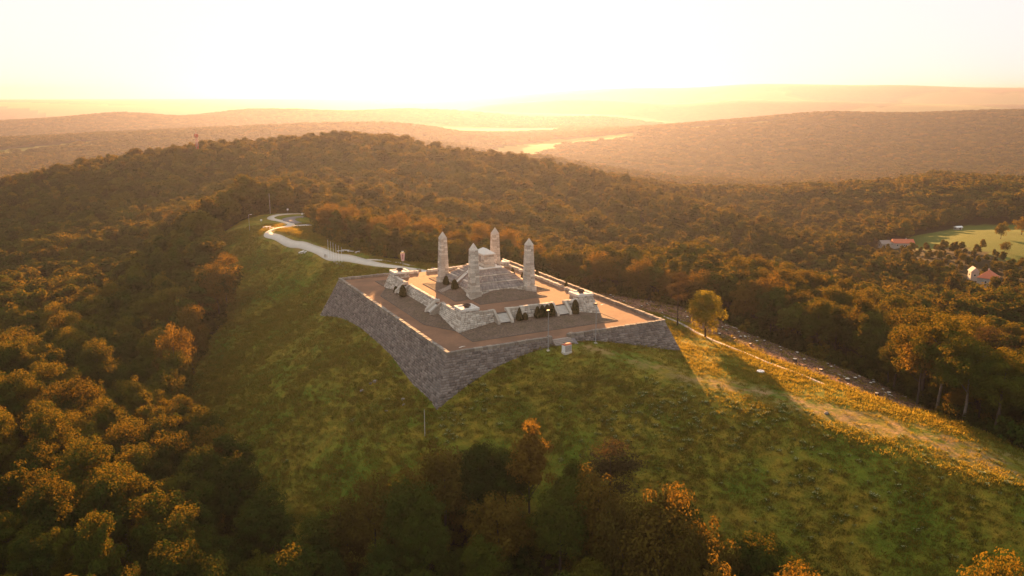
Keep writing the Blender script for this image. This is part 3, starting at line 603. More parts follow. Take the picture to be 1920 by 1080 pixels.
# ---- tomb ----------------------------------------------------------
TB = tag(empty('tomb', (0, 0, 9.7)), 'pale block tomb with low hipped stone roof on top of the mound', 'tomb')
tz = 0.0
def courses(parent, a, b, z0, z1, ch, rng, mat, inset=0.0):
    n = max(1, round((z1-z0)/ch)); 
    for i in range(n):
        za, zb = z0+(z1-z0)*i/n, z0+(z1-z0)*(i+1)/n
        for sx, sy in ((0, -1), (1, 0), (0, 1), (-1, 0)):
            L = a if sx == 0 else b; k = 2 if (i+sx) % 2 else 3; cuts = np.linspace(-L, L, k+1)
            for p, q in zip(cuts[:-1], cuts[1:]):
                c = ((p+q)/2, sy*(b-.2), (za+zb)/2) if sx == 0 else (sx*(a-.2), (p+q)/2, (za+zb)/2)
                d = (q-p-.04, .44+rng.uniform(0, .05), zb-za-.04) if sx == 0 else (.44+rng.uniform(0, .05), q-p-.04, zb-za-.04)
                block('stone', box8(c, d), mat, parent, .03)
MB().box((0, 0, 1.9), (3.0, 5.5, 3.8)).build('tomb_core', M['core'], TB)
courses(TB, 1.95, 3.2, 0, .9, .45, rs, M['stone_light_obj']); courses(TB, 1.65, 2.9, .9, 3.75, .71, rs, M['stone_light_obj'])
m = MB(); e0 = [(-2.05, -3.3), (2.05, -3.3), (2.05, 3.3), (-2.05, 3.3)]
m.poly([(x, y, 3.75) for x, y in e0]+[(x, y, 4.05) for x, y in e0]+[(0, -1.3, 5.4), (0, 1.3, 5.4)],
       [(3, 2, 1, 0), (0, 1, 5, 4), (1, 2, 6, 5), (2, 3, 7, 6), (3, 0, 4, 7), (4, 5, 8), (5, 6, 9, 8), (6, 7, 9), (7, 4, 8, 9)])
m.build('roof', M['white_stone'], TB)
for s, y0 in ((-1, 0), (1, 0)):
    MB().box((s*1.70, 0, 2.3), (.12, 1.6, 1.9)).build('panel', M['slab'], TB)
# ---- obelisks ------------------------------------------------------
def obelisk():
    r = empty('obelisk'); z0, z1, za = UF, 17.1, 19.05
    wz = lambda z: 1.46+(1.0-1.46)*(z-UF)/(z1-UF)+(.28 if z < 5.05 else 0)
    MB().hexa(frustum(wz(5.1)-.1, wz(5.1)-.1, UF, wz(z1)-.1, wz(z1)-.1, z1+.2)).build('obelisk_core', M['core'], r)
    z = z0; i = 0; rr = np.random.default_rng(3)
    while z < z1-.1:
        h = rr.uniform(.52, .78)
        if z < 5.05 and z+h > 5.05: h = 5.06-z
        if z+h > z1-.3: h = z1-z
        w0, w1 = wz(z+.001), wz(z+h-.02)
        f = rr.uniform(.1, .35)*(1 if i % 2 else -1)
        g, dp = .025, rr.uniform(-.02, .035, 4)
        for k in range(4):
            P = []
            for zz, ww in ((z+g, w0), (z+h-g, w1)):
                o_ = ww+dp[k]; t = ww*.85
                # pinwheel block on side k: runs from one corner, stops short of the other by the next block's depth
                a, b = (-ww, ww-t) if i % 2 else (-(ww-t), ww)
                lo_, hi_ = (a, b-g*2) if i % 2 else (a+g*2, b)
                for u_, v_ in ((lo_, -o_), (hi_, -o_), (hi_, -ww+t), (lo_, -ww+t)):
                    an = k*math.pi/2; P.append((u_*math.cos(an)-v_*math.sin(an), u_*math.sin(an)+v_*math.cos(an), zz))
            block('stone', P, M['stone_light_obj'], r, .04)
        z += h; i += 1
    w_ = wz(z1)+.05
    block('pyramidion', [(-w_, -w_, z1), (w_, -w_, z1), (w_, w_, z1), (-w_, w_, z1), (-.06, -.06, za), (.06, -.06, za), (.06, .06, za), (-.06, .06, za)], M['stone_light_obj'], r, .02)
    return r
ob0 = obelisk()
for (sx, sy), lab in (((-1, -1), 'tall pale stone obelisk nearest the viewer, in front of the tomb'), ((-1, 1), 'tall pale stone obelisk standing leftmost, beside the two clipped bushes and the rear gate'),
                      ((1, 1), 'tall pale stone obelisk farthest back, right behind the tomb roof'), ((1, -1), 'tall pale stone obelisk standing rightmost above the front right plinth')):
    o = ob0 if (sx, sy) == (-1, -1) else copy_tree(ob0)
    o.location = (sx*8.95, sy*11.3, 0); o.rotation_euler.z = 0 if sx*sy > 0 else math.pi/2
    tag(o, lab, 'obelisk', 'four obelisks at the corners of the mound')
# ------------------------------------------------------------------ foliage
def unit(n, rng):
    v = rng.normal(size=(n, 3)); return v/np.linalg.norm(v, axis=1, keepdims=True)
def cards(P, N, size, rng, asp=.75):
    n = len(P); t = unit(n, rng); x = np.cross(N, t); x /= np.linalg.norm(x, axis=1, keepdims=True)+1e-9; y = np.cross(N, x)
    s = size*rng.uniform(.45, 1.6, n)[:, None]; x = x*s; y = y*s*asp
    V = np.stack([P-x*.5, P+y*.5+N*s*.08, P+x*.5, P-y*.5+N*s*.08], 1).reshape(-1, 3)
    F = np.arange(4*n).reshape(n, 4); return V, F
def lobes(rng, n, rx, rz, zc, shape='dome', lr=(.18, .36)):
    C = []; Rr = []
    for i in range(n):
        while True:
            d = unit(1, rng)[0]
            if d[2] > (-.85 if shape == 'tall' else -.6): break
        r = rng.uniform(.36, .98)
        if shape == 'tall': k = 1-.35*abs(d[2])
        else: k = 1
        q = rng.uniform(*lr)
        C.append((d[0]*rx*r*k, d[1]*rx*r*k, zc+d[2]*rz*r)); Rr.append(q*rx)
    return np.array(C), np.array(Rr)
def crown_mesh(name, seed, rx, rz, zc, nl, per, size, mat, shape='dome', flat=.8, jit=.34, lr=(.18, .36)):
    rng = np.random.default_rng(seed); C, Rr = lobes(rng, nl, rx, rz, zc, shape, lr)
    sx, sy = rng.uniform(-.12, .12, 2)*rx
    C[:, 0] += sx*(C[:, 2]-zc)/rz; C[:, 1] += sy*(C[:, 2]-zc)/rz
    P = []; N = []
    for c, r in zip(C, Rr):
        k = int(per*rng.uniform(.6, 1.3)*(r/(.32*rx))**2); d = unit(k, rng)
        d = d[(d[:, 2] > -.5) | (rng.random(k) < .35)]; k = len(d)
        rr = r*rng.uniform(.72, 1.12, k)[:, None]*(1+.15*np.sin(d[:, :1]*7+d[:, 1:2]*5))
        p = c+d*rr*np.array([1, 1, flat]); n = d*(1-jit)+unit(k, rng)*jit+np.array([0, 0, .15]); n /= np.linalg.norm(n, axis=1, keepdims=True)
        P.append(p); N.append(n)
    V, F = cards(np.concatenate(P), np.concatenate(N), size, rng)
    return mesh_np(name, V, F, mat)
def trunk_mesh(name, seed, h, r, zc, rx, limbs=9, mat=None):
    rng = random.Random(seed); m = MB(); top = h*.80
    pts = []; x = y = 0.0
    for i in range(7):
        t = i/6; pts.append(Vector((x, y, -1.2+(top+1.2)*t))); x += rng.uniform(-.22, .22); y += rng.uniform(-.22, .22)
    m.path(pts, [r*(1.25-.15*0)-r*1.08*i/6 if i else r*1.35 for i in range(7)], 8)
    for i in range(limbs):
        k = rng.uniform(.42, .92); a = pts[0].lerp(pts[-1], k); an = rng.uniform(0, 6.28); L = rx*rng.uniform(.5, .85)
        b = a+Vector((math.cos(an)*L*.5, math.sin(an)*L*.5, L*.45)); c = b+Vector((math.cos(an)*L*.4, math.sin(an)*L*.4, L*.35))
        q = r*(1.1-k)*.6; m.path([a, b, c], [q, q*.65, q*.25], 5)
    return m.mesh(name, mat or M['bark'])
def pine_mesh(seed, mat):
    rng = np.random.default_rng(seed); P = []; N = []
    for i in range(26):
        z = rng.uniform(10.5, 20.2); an = rng.uniform(0, 6.28); L = rng.uniform(1.2, 4.2)*(1.15-.5*abs((z-14.5)/6))
        c = np.array([math.cos(an)*L*.75, math.sin(an)*L*.75, z]); k = 230
        d = rng.normal(size=(k, 3))*np.array([1.15, 1.15, .32]); P.append(c+d); N.append(unit(k, rng)*.7+np.array([0, 0, .5]))
    P = np.concatenate(P); N = np.concatenate(N); N /= np.linalg.norm(N, axis=1, keepdims=True)
    V, F = cards(P, N, .42, rng, .35); return mesh_np('crown', V, F, mat)
# near prototypes: (crown mesh, trunk mesh), 20 m tall
NEAR = []
for s, (rx, rz, zc, shp, fl) in enumerate([(5.0, 8.2, 11.8, 'dome', .85), (4.3, 8.8, 11.2, 'tall', .9), (5.6, 7.6, 12.2, 'dome', .75), (3.9, 9.2, 10.8, 'tall', 1.0), (4.8, 8.4, 11.4, 'dome', .8), (5.3, 7.8, 12.0, 'dome', .7)]):
    NEAR.append((crown_mesh('crown', 40+s, rx, rz, zc, 104, 390, .29, M['leaf'], shp, fl), trunk_mesh('trunk', 40+s, 20, .30, zc, rx)))
GOLD = (crown_mesh('crown', 71, 4.6, 7.6, 12.0, 70, 190, .40, M['leaf_sunlit'], 'tall', .9), trunk_mesh('trunk', 71, 20, .28, 12, 4.6))
OPENC = (crown_mesh('crown', 72, 5.0, 6.0, 13.6, 34, 210, .42, M['leaf_sunlit'], 'dome', .7), trunk_mesh('trunk', 72, 20, .30, 13.2, 5, 14))
SMALL = (crown_mesh('crown', 73, 4.3, 7.2, 11.6, 60, 210, .40, M['leaf_sunlit'], 'dome', .8), trunk_mesh('trunk', 73, 18, .26, 12.5, 4.3, 10))
PINE = (pine_mesh(5, M['needle']), trunk_mesh('trunk', 75, 22, .30, 14, 2.5, 12))
LONE = (crown_mesh('crown', 78, 6.6, 9.4, 10.6, 110, 230, .40, M['leaf_lone'], 'tall', .85), trunk_mesh('trunk', 78, 20, .34, 11, 5))
ROWK = [(crown_mesh('crown', 80+i, rx, rz, zc, 90, 210, .42, M['leaf_row'], 'dome', .85), trunk_mesh('trunk', 80+i, 20, .3, zc, rx)) for i, (rx, rz, zc) in enumerate([(6.6, 9.0, 10.8), (5.8, 9.2, 10.6), (7.2, 8.6, 11.0)])]
BUSH = (crown_mesh('crown', 76, 7.5, 8.0, 8.0, 40, 160, .7, M['leaf'], 'dome', .9), trunk_mesh('trunk', 76, 9, .35, 8, 5))
def tree(kind, x, y, h, label, group, wid=None, name='broadleaf_tree', rz=None, z=None):
    z = gz(x, y) if z is None else z
    o = empty(name, (x, y, z), random.uniform(0, 6.28) if rz is None else rz)
    for me in kind: link(me.name.split('.')[0], me, o)
    s = h/20.0; w_ = s if wid is None else wid; o.scale = (w_, w_, s)
    tag(o, label, 'tree', group); return o
CAMV = np.array(CAM)
FW = np.array([-math.sin(YAW)*math.cos(PITCH), math.cos(YAW)*math.cos(PITCH), -math.sin(PITCH)]); RT = np.array([math.cos(YAW), math.sin(YAW), 0]); UPV = np.cross(RT, FW)
def project(P):                                  # to pick which trees are in view and large: used for selection only
    d = P-CAMV; f = d@FW; return 960+FPX*(d@RT)/f, 540-FPX*(d@UPV)/f, f
# hand-placed trees the photograph lets one tell apart
HERO = [  # kind, x, y, height, width factor, label, name
 (LONE, 54.8, -37.4, 15.2, .82, 'lone leafy golden-green tree beside the footpath right of the terrace corner', 'broadleaf_tree'),
 (PINE, 55.4, -23.4, 16.5, .72, 'thin pine with long bare trunk just left of the lone golden tree', 'pine_tree'),
 (OPENC, 75.5, -94, 18.5, .95, 'open-crowned tree with forked clumps at the lower end of the clear-cut', 'broadleaf_tree'),
 (PINE, 93.5, -98.5, 26, 1.2, 'dark brown spreading pine in the shaded wood at the right edge', 'pine_tree'),
 (NEAR[4], 81.5, -97, 14, .75, 'dark tree with thin trunk at wood edge right of the open-crowned tree', 'broadleaf_tree'),
 (SMALL, 75, -104, 8.5, .5, 'small golden sapling at foot of the wood edge on the right', 'broadleaf_tree'),
 (NEAR[2], 102, -90, 31, 1.35, 'broad dark tree rising highest above the right-hand wood edge', 'broadleaf_tree'),
 (SMALL, -33.4, -89.7, 28.5, .98, 'slender orange-lit tree standing alone before the near grass slope', 'broadleaf_tree'),
 (ROWK[1], -48.6, -82.7, 24.8, .95, 'broad tree with orange-lit shoulder below the near terrace corner', 'broadleaf_tree'),
 (NEAR[4], -42.2, -84.5, 20.9, 1.1, 'rounded grey-green tree between the orange-lit shoulder and the slender orange tree', 'broadleaf_tree'),
 (PINE, -19.6, -98.3, 20.6, 1.25, 'dark brown flat-topped pine at the foot of the near grass slope', 'pine_tree'),
 (ROWK[0], -21.0, -115.9, 25.4, 1.05, 'wide tree with orange-lit crown at bottom, right of the brown pine', 'broadleaf_tree'),
 (ROWK[1], -15.7, -141.5, 27.6, .85, 'tree whose orange top just enters the bottom edge below the weedy slope', 'broadleaf_tree'),
 (NEAR[5], 8.4, -158.3, 30.7, 1.1, 'tree whose lit top enters the bottom right corner', 'broadleaf_tree'),
 (SMALL, -24.6, -134.6, 29.5, .9, 'slim tree with lit tip at the bottom beside the wide orange crown', 'broadleaf_tree'),
 (ROWK[1], -84, -27.5, 24.0, .9, 'tall tree rim-lit orange down its right side, nearest the left slope', 'broadleaf_tree'),
 (NEAR[3], -91.7, 18.2, 22.5, 1.1, 'tall tree with orange-lit column of foliage at the left wood edge', 'broadleaf_tree'),
 (ROWK[0], -86.4, 39.9, 28.5, .95, 'pointed tall tree glowing orange at the edge of the left grass slope', 'broadleaf_tree'),
 (ROWK[1], -78.5, 67.3, 26.4, 1.0, 'tall orange-edged tree behind the pointed one along the left grass slope', 'broadleaf_tree'),
 (ROWK[2], -63.8, 106.2, 23.4, .95, 'full orange tree overhanging the top of the left grass slope', 'broadleaf_tree'),
 (ROWK[0], -58.5, 121.0, 20.5, .85, 'orange tree at the uppermost corner of the left wood edge', 'broadleaf_tree'),
 (NEAR[1], -96.2, -6.6, 21.5, 1.0, 'leafy tree lit on top between the rim-lit tree and the foliage column', 'broadleaf_tree'),
 (ROWK[2], -11.5, 131, 15.5, .8, 'round golden tree at the road end of the wood row behind the flagpoles', 'broadleaf_tree'),
 (ROWK[0], -6.5, 120.5, 16.5, .85, 'golden tree second from the road bend in the wood row', 'broadleaf_tree'),
 (ROWK[1], -5.0, 101.5, 12.5, .85, 'lower dark-fronted tree of the wood row above the benches', 'broadleaf_tree'),
 (ROWK[2], -1.5, 95.0, 14.8, .9, 'broad golden-topped tree of the wood row above the pink banner, left of it', 'broadleaf_tree'),
 (ROWK[0], 9.5, 103.5, 15.5, .9, 'highest golden crown of the wood row, just above the pink banner', 'broadleaf_tree'),
 (ROWK[2], 17.5, 90, 15.2, .85, 'golden crown of the wood row directly left of the leftmost obelisk', 'broadleaf_tree'),
 (ROWK[1], 25.5, 81, 13.0, .9, 'golden crown between the leftmost obelisk and the nearest obelisk', 'broadleaf_tree'),
 (ROWK[0], 41, 88, 17.5, .9, 'golden crown right behind the tomb roof', 'broadleaf_tree'),
 (ROWK[2], 53, 89, 19.0, .95, 'rounded golden crown behind the farthest obelisk', 'broadleaf_tree'),
 (ROWK[1], 54.5, 68, 15.6, .9, 'golden crown left of the rightmost obelisk', 'broadleaf_tree'),
 (ROWK[0], 60.5, 52.6, 10.5, .8, 'low golden crown right of the rightmost obelisk', 'broadleaf_tree'),
 (ROWK[2], 67.5, 38.5, 16.0, 1.0, 'big domed amber tree behind the right terrace wall', 'broadleaf_tree'),
 (ROWK[0], 76.0, 25.5, 15.4, .9, 'amber tree right of the big domed one behind the terrace wall', 'broadleaf_tree'),
 (ROWK[1], 83.5, 15.5, 14.7, .9, 'amber tree in the wood edge behind the thin pine', 'broadleaf_tree'),
 (ROWK[2], 91.5, 7.0, 16.0, .9, 'amber tree in the wood edge behind the lone golden tree', 'broadleaf_tree'),
 (ROWK[1], 96.0, -10, 19.5, .9, 'tall amber-topped tree of the wood edge right of the lone tree', 'broadleaf_tree'),
 (ROWK[0], 99.5, -19, 23.0, .95, 'highest amber-topped tree along the upper clear-cut edge', 'broadleaf_tree'),
 (NEAR[0], -80.7, -55.0, 14.5, .8, 'low leafy tree at the lowest tip of the left grass slope', 'broadleaf_tree'),
 (ROWK[1], -67.7, -76.5, 20.5, .85, 'amber tree at the bottom, first of the belt below the left grass slope', 'broadleaf_tree'),
 (ROWK[0], -61.8, -79.5, 21.8, .85, 'amber tree at the bottom, second of the belt below the left grass slope', 'broadleaf_tree'),
 (ROWK[2], -55.5, -82.4, 21.4, .8, 'amber tree just left of the orange-shouldered tree', 'broadleaf_tree'),
 (NEAR[4], -56.9, -92.1, 24.0, .95, 'bushy tree in front of the orange-shouldered tree', 'broadleaf_tree'),
 (ROWK[1], -42.7, -94.5, 20.9, .95, 'amber tree in front of the rounded grey-green tree', 'broadleaf_tree'),
 (NEAR[2], -32.9, -101.6, 23.0, .95, 'broad tree in front of the slender orange tree', 'broadleaf_tree'),
 (ROWK[0], -26.5, -103.5, 22.8, .85, 'amber tree left of the flat-topped brown pine', 'broadleaf_tree'),
 (ROWK[2], -24.8, -110.0, 21.0, .8, 'amber tree between the brown pine and the wide orange crown', 'broadleaf_tree'),
 (ROWK[1], -18.9, -125.1, 25.8, .85, 'amber tree right of the wide orange crown at the bottom', 'broadleaf_tree'),
 (BUSH, 461.7, 129.6, 15, .62, 'dark conical tree alone in the valley meadow', 'broadleaf_tree'),
 (BUSH, 505, 141, 16, .85, 'round dark tree at the right end of the valley meadow', 'broadleaf_tree'),
 (BUSH, 405.4, 91, 9, .5, 'small round tree on the sunlit strip of the valley meadow', 'broadleaf_tree'),
 (BUSH, 447, 193, 9, .4, 'small tree beside the red-roofed farmhouse in the valley', 'broadleaf_tree'),
]
hero_xy = []
SHORT = ['lone golden tree by the footpath', 'thin bare-trunked pine', 'open-crowned tree below the clear-cut', 'dark pine at the right edge', 'thin-trunked dark tree by the clear-cut', 'golden sapling at the right', 'highest broad tree on the right', 'slender orange tree', 'orange-shouldered tree', 'rounded grey-green tree', 'flat-topped brown pine', 'wide orange crown at the bottom', 'orange top below the weeds', 'lit top in the bottom right corner', 'slim lit tip at the bottom', 'rim-lit tree by the left slope', 'foliage column at the left edge', 'pointed orange tree', 'orange-edged tree behind the pointed one', 'full orange tree atop the slope', 'uppermost orange corner tree', 'top-lit tree by the foliage column']
for kd, x, y, h, wd_, lab, nm in HERO:
    tree(kd, x, y, h, lab, None, wd_, nm); hero_xy.append((x, y, 3.2 if h < 13 else 4.4))

HOUSES = [(418, 174), (422, 192), (323.3, 47.7), (280.4, 13.8), (327, 57.6), (556, 226)]
def forest_points(cell, d0, d1, seed):
    rng = np.random.default_rng(seed); n = int(2*d1/cell)
    ii, jj = np.meshgrid(np.arange(n), np.arange(n)); x = CAM[0]-d1+(ii+.5*(jj % 2))*cell; y = CAM[1]-d1+jj*cell
    dx, dy = x-CAM[0], y-CAM[1]; D = np.hypot(dx, dy); an = np.arctan2(dx*FW[1]-dy*FW[0], dx*FW[0]+dy*FW[1])
    k = (D > d0) & (D < d1) & (np.abs(an) < R(43)); x, y = x[k], y[k]
    x = x+rng.uniform(-.42, .42, len(x))*cell; y = y+rng.uniform(-.42, .42, len(x))*cell
    k = ~inpoly(x, y, OPEN) & ~inpoly(x, y, VALLEY) & ~((np.abs(x) < 40) & (np.abs(y) < 52))
    for P in FIELDS: k &= ~inpoly(x, y, P)
    for hx, hy in HOUSES:
        t = np.array([CAM[0]-hx, CAM[1]-hy]); t /= np.linalg.norm(t)
        k &= dpath(x, y, [(hx, hy), (hx+t[0]*26, hy+t[1]*26)]) > 8.5
    for hx, hy, r in hero_xy: k &= np.hypot(x-hx, y-hy) > r
    k &= dpath(x, y, ROAD) > 4.5
    x, y = x[k], y[k]; return x, y, H(x, y), rng
x1, y1, z1, r1 = forest_points(8.3, 85, 900, 21)
def zone_h(x, y, rng):
    h = rng.uniform(14.5, 23.5, len(x))
    back = (y > 40) & (x < 60) & (x > -25); h = np.where(back & (np.hypot(x-10, y-110) < 95), h*.80, h)
    nb = (y > 40) & (x > -25) & (np.hypot(x-15, y-90) < 150) & (y-x*.5 > 20); zt = H(x, y); cap = 13.0-.2*(np.maximum(x, -5)+5)+rng.uniform(-2.5, 1.0, len(x)); h = np.where(nb, np.clip(cap-zt, 7, h), h)
    right = (x > 60) & (y < 70) & (x < 150); h = np.where(right, h*1.16, h)
    rb = (x > 45) & (x < 140) & (y > -85) & (y < 75); h = np.where(rb, np.clip(rng.uniform(-3.0, 1.5, len(x))-zt, 8, h), h)
    left = (x < -55) & (y < 140); h = np.where(left, h*1.08, h)
    for hx, hy, hh in ((-33.4, -89.7, 0), (-48.6, -82.7, 0), (-21, -115.9, 0), (-19.6, -98.3, 0), (-42, -84, 0)):
        L = dpath(x, y, [(hx, hy), (hx+(CAM[0]-hx)*.38, hy+(CAM[1]-hy)*.38)]); h = np.where(L < 4.5, h*.8, h)
    bot = (x > -46) & (x < 0) & (y < -78); h = np.where(bot, h*.86, h)
    val = (x > 180); h = np.where(val, h*np.where(inpoly(x, y, [(300, 30), (400, 30), (420, 130), (400, 210), (330, 150)]), .45, 1)*rng.uniform(.6, .95, len(x)), h); return h
h1 = zone_h(x1, y1, r1)
u_, v_, f_ = project(np.stack([x1, y1, z1+h1*.75], -1))
vis = (u_ > -40) & (u_ < 1960) & (v_ < 1130) & (f_ > 0)
# trees hidden behind the monument or a front row stay in the mass; rank the rest by size in view
score = np.where(vis, h1/f_, -1); order = np.argsort(-score); NI = 242
ind = order[:NI]
def zone(x, y):
    if x > 60 and y < 60: return ('tall dark tree in the shaded wood edge along the clear-cut', 'trees of the wood along the clear-cut')
    if y > 50 and x > -30: return ('golden-topped tree in the wood between the road bend and the mound', 'trees of the wood behind the road')
    if x > -62 and y < -60: return ('dark bushy tree in the shaded wood along the bottom edge', 'trees of the wood along the bottom edge')
    if y < -40: return ('dark leafy tree in the shadowy wood of the lower left corner', 'trees of the lower left wood')
    if y < 70: return ('leafy tree in the wood left of the steep grass slope', 'trees of the wood left of the grass slope')
    return ('leafy tree on the wooded flank left of the road ridge', 'trees of the wooded flank left of the ridge')
hu, hv, _ = project(np.array([(q[1], q[2], gz(q[1], q[2])+q[3]*.7) for q in HERO[:len(SHORT)]]))
hu = np.append(hu, [600, 900]); hv = np.append(hv, [440, 455]); SHORT += ['wood row beside the road', 'wood row behind the tomb']
buck = {}
for i in ind:
    j = int(np.argmin(np.hypot(hu-u_[i], (hv-v_[i])*1.3))); dx, dy = u_[i]-hu[j], v_[i]-hv[j]
    side = ('left of' if dx < 0 else 'right of') if abs(dx) > abs(dy) else ('behind' if dy < 0 else 'in front of')
    buck.setdefault((j, side), []).append((math.hypot(dx, dy), i))
ORD = ['first', 'second', 'third', 'fourth', 'fifth', 'sixth', 'seventh', 'eighth', 'ninth', 'tenth', 'eleventh', 'twelfth', 'thirteenth', 'fourteenth', 'fifteenth', 'sixteenth', 'seventeenth', 'eighteenth', 'nineteenth', 'twentieth']
LAB = {}
for (j, side), lst in buck.items():
    for r_, (_, i) in enumerate(sorted(lst)): LAB[i] = '%s tree %s%s the %s' % (ORD[r_ % 20], 'outer ring ' if r_ > 19 else 'of the wood ', side, SHORT[j])
LOOK = ['domed', 'slim', 'broad', 'narrow', 'bushy', 'spreading']
for i in ind:
    lab, grp = zone(x1[i], y1[i]); kq = int(r1.integers(0, 6))
    tree(NEAR[kq], x1[i], y1[i], h1[i], LAB[i].replace('tree', LOOK[kq]+' tree', 1), grp, h1[i]/20*r1.uniform(.85, 1.12), z=float(z1[i])-.3)
rest = np.ones(len(x1), bool); rest[ind] = False
# prototypes for the wooded mass: crown and trunk in one mesh, kept outside the scene collection
def proto(name, seed, rx, rz, zc, nl, per, size, shp, trunk=True):
    c = crown_mesh(name, seed, rx, rz, zc, nl, per, size, M['leaf'], shp, .85, lr=(.24, .42))
    o = bpy.data.objects.new(name, c)
    return o
PC = bpy.data.collections.new('tree_masters'); PF = bpy.data.collections.new('far_tree_masters')
for s, (rx, rz, zc, shp) in enumerate([(5.0, 7.6, 12.2, 'dome'), (4.5, 8.4, 11.6, 'tall'), (5.7, 7.2, 12.4, 'dome'), (4.9, 8.0, 12.0, 'dome'), (4.1, 8.8, 11.2, 'tall')]):
    PC.objects.link(proto('mass_tree', 90+s, rx, rz, zc, 40, 110, .74, shp))
for s, (rx, rz, zc) in enumerate([(5.8, 6.6, 13.0), (5.2, 7.2, 12.6), (6.4, 6.2, 13.2)]):
    PF.objects.link(proto('far_tree', 120+s, rx, rz, zc, 20, 34, 1.7, 'dome'))
def scatter(name, P, scale, seed, coll, label, mat=None, tilt=0.0):
    me = bpy.data.meshes.new(name); me.vertices.add(len(P)); me.vertices.foreach_set('co', np.asarray(P, np.float32).ravel())
    rng = np.random.default_rng(seed)
    a = me.attributes.new('sc', 'FLOAT_VECTOR', 'POINT'); a.data.foreach_set('vector', np.asarray(scale, np.float32).ravel())
    a = me.attributes.new('rot', 'FLOAT_VECTOR', 'POINT')
    rot = np.stack([rng.normal(0, tilt, len(P)), rng.normal(0, tilt, len(P)), rng.uniform(0, 6.283, len(P))], -1) if tilt else np.stack([np.zeros(len(P)), np.zeros(len(P)), rng.uniform(0, 6.283, len(P))], -1)
    a.data.foreach_set('vector', rot.astype(np.float32).ravel())
    o = link(name, me); ng = bpy.data.node_groups.new(name, 'GeometryNodeTree')
    ng.interface.new_socket('Geometry', in_out='INPUT', socket_type='NodeSocketGeometry'); ng.interface.new_socket('Geometry', in_out='OUTPUT', socket_type='NodeSocketGeometry')
    N = ng.nodes; gi, go = N.new('NodeGroupInput'), N.new('NodeGroupOutput')
    ip = N.new('GeometryNodeInstanceOnPoints'); ci = N.new('GeometryNodeCollectionInfo'); ci.inputs['Collection'].default_value = coll
    ci.inputs['Separate Children'].default_value = True; ci.inputs['Reset Children'].default_value = True
    ip.inputs['Pick Instance'].default_value = True
    rv = N.new('FunctionNodeRandomValue'); rv.data_type = 'INT'
    [s for s in rv.inputs if s.name == 'Max' and s.type == 'INT'][0].default_value = len(coll.objects)-1
    at = N.new('GeometryNodeInputNamedAttribute'); at.data_type = 'FLOAT_VECTOR'; at.inputs['Name'].default_value = 'sc'
    ar = N.new('GeometryNodeInputNamedAttribute'); ar.data_type = 'FLOAT_VECTOR'; ar.inputs['Name'].default_value = 'rot'
    er = N.new('FunctionNodeEulerToRotation')
    L = ng.links.new
    L(gi.outputs[0], ip.inputs['Points']); L(ci.outputs[0], ip.inputs['Instance'])
    L([s for s in rv.outputs if s.type == 'INT'][0], ip.inputs['Instance Index'])
    L(at.outputs[0], ip.inputs['Scale']); L(ar.outputs[0], er.inputs[0]); L(er.outputs[0], ip.inputs['Rotation']); L(ip.outputs[0], go.inputs[0])
    md = o.modifiers.new('scatter', 'NODES'); md.node_group = ng
    tag(o, label, None, None, 'stuff'); return o
xm, ym, zm, hm = x1[rest], y1[rest], z1[rest], h1[rest]
wv = r1.uniform(.9, 1.55, len(xm))
scatter('forest', np.stack([xm, ym, zm-.4], -1), np.stack([hm/20*wv, hm/20*wv, hm/20], -1), 3, PC, 'golden and brown-green forest covering the hill and the valley')
PU = bpy.data.collections.new('shrub_masters')
for s in range(3): PU.objects.link(bpy.data.objects.new('shrub', crown_mesh('shrub', 140+s, 2.3, 2.2, 1.5, 26, 60, .42, M['leaf'], 'dome', .9)))
ru = np.random.default_rng(41); ux, uy = ru.uniform(-125, 160, 40000), ru.uniform(-190, 260, 40000)
k = ~inpoly(ux, uy, OPEN) & (dpath(ux, uy, OPEN+OPEN[:1]) < 16) & ~((np.abs(ux) < 41) & (np.abs(uy) < 53)) & (ru.random(40000) < .30)
ux, uy = ux[k], uy[k]; us = ru.uniform(.6, 1.6, len(ux))
scatter('undergrowth', np.stack([ux, uy, H(ux, uy)-.3], -1), np.stack([us, us, us*ru.uniform(.7, 1.4, len(ux))], -1), 8, PU, 'dense bushy undergrowth along the edges of the woods')
xa, ya, za, r2 = forest_points(13.0, 900, 2200, 33); xb, yb, zb, r3 = forest_points(24.0, 2200, 5600, 34)
sa = r2.uniform(.75, 1.2, len(xa)); sb = r3.uniform(.8, 1.25, len(xb))
x2, y2, z2 = (np.concatenate(q) for q in ((xa, xb), (ya, yb), (za, zb))); s2 = np.concatenate([sa*.9, sb*.75])
wv = np.concatenate([sa*r2.uniform(1.1, 1.6, len(xa)), sb*r3.uniform(2.1, 3.0, len(xb))])
scatter('distant_forest', np.stack([x2, y2, z2-1.5], -1), np.stack([wv, wv, s2], -1), 4, PF, 'hazy woods on the distant ridges')

# ------------------------------------------------------------------ grass and herbs
def tuft(seed, n, h, spread, wd_, mat, lean=.35):
    rng = np.random.default_rng(seed); V = []; F = []
    for i in range(n):
        b = rng.normal(0, spread, 2); an = rng.uniform(0, 6.28); hh = h*rng.uniform(.55, 1.2); ln = rng.normal(0, lean, 2)*hh
        dx, dy = math.cos(an)*wd_, math.sin(an)*wd_
        k = len(V); V += [(b[0]-dx, b[1]-dy, -.1), (b[0]+dx, b[1]+dy, -.1), (b[0]+ln[0]*.4+dx*.7, b[1]+ln[1]*.4+dy*.7, hh*.6), (b[0]+ln[0]+dx*.2, b[1]+ln[1]+dy*.2, hh)]
        F.append((k, k+1, k+2, k+3))
    return bpy.data.objects.new('grass_tuft', mesh_np('grass_tuft', V, np.array(F), mat))
PG = bpy.data.collections.new('grass_masters')
for s in range(4): PG.objects.link(tuft(s, 26, .27, .45, .045, M['grass']))
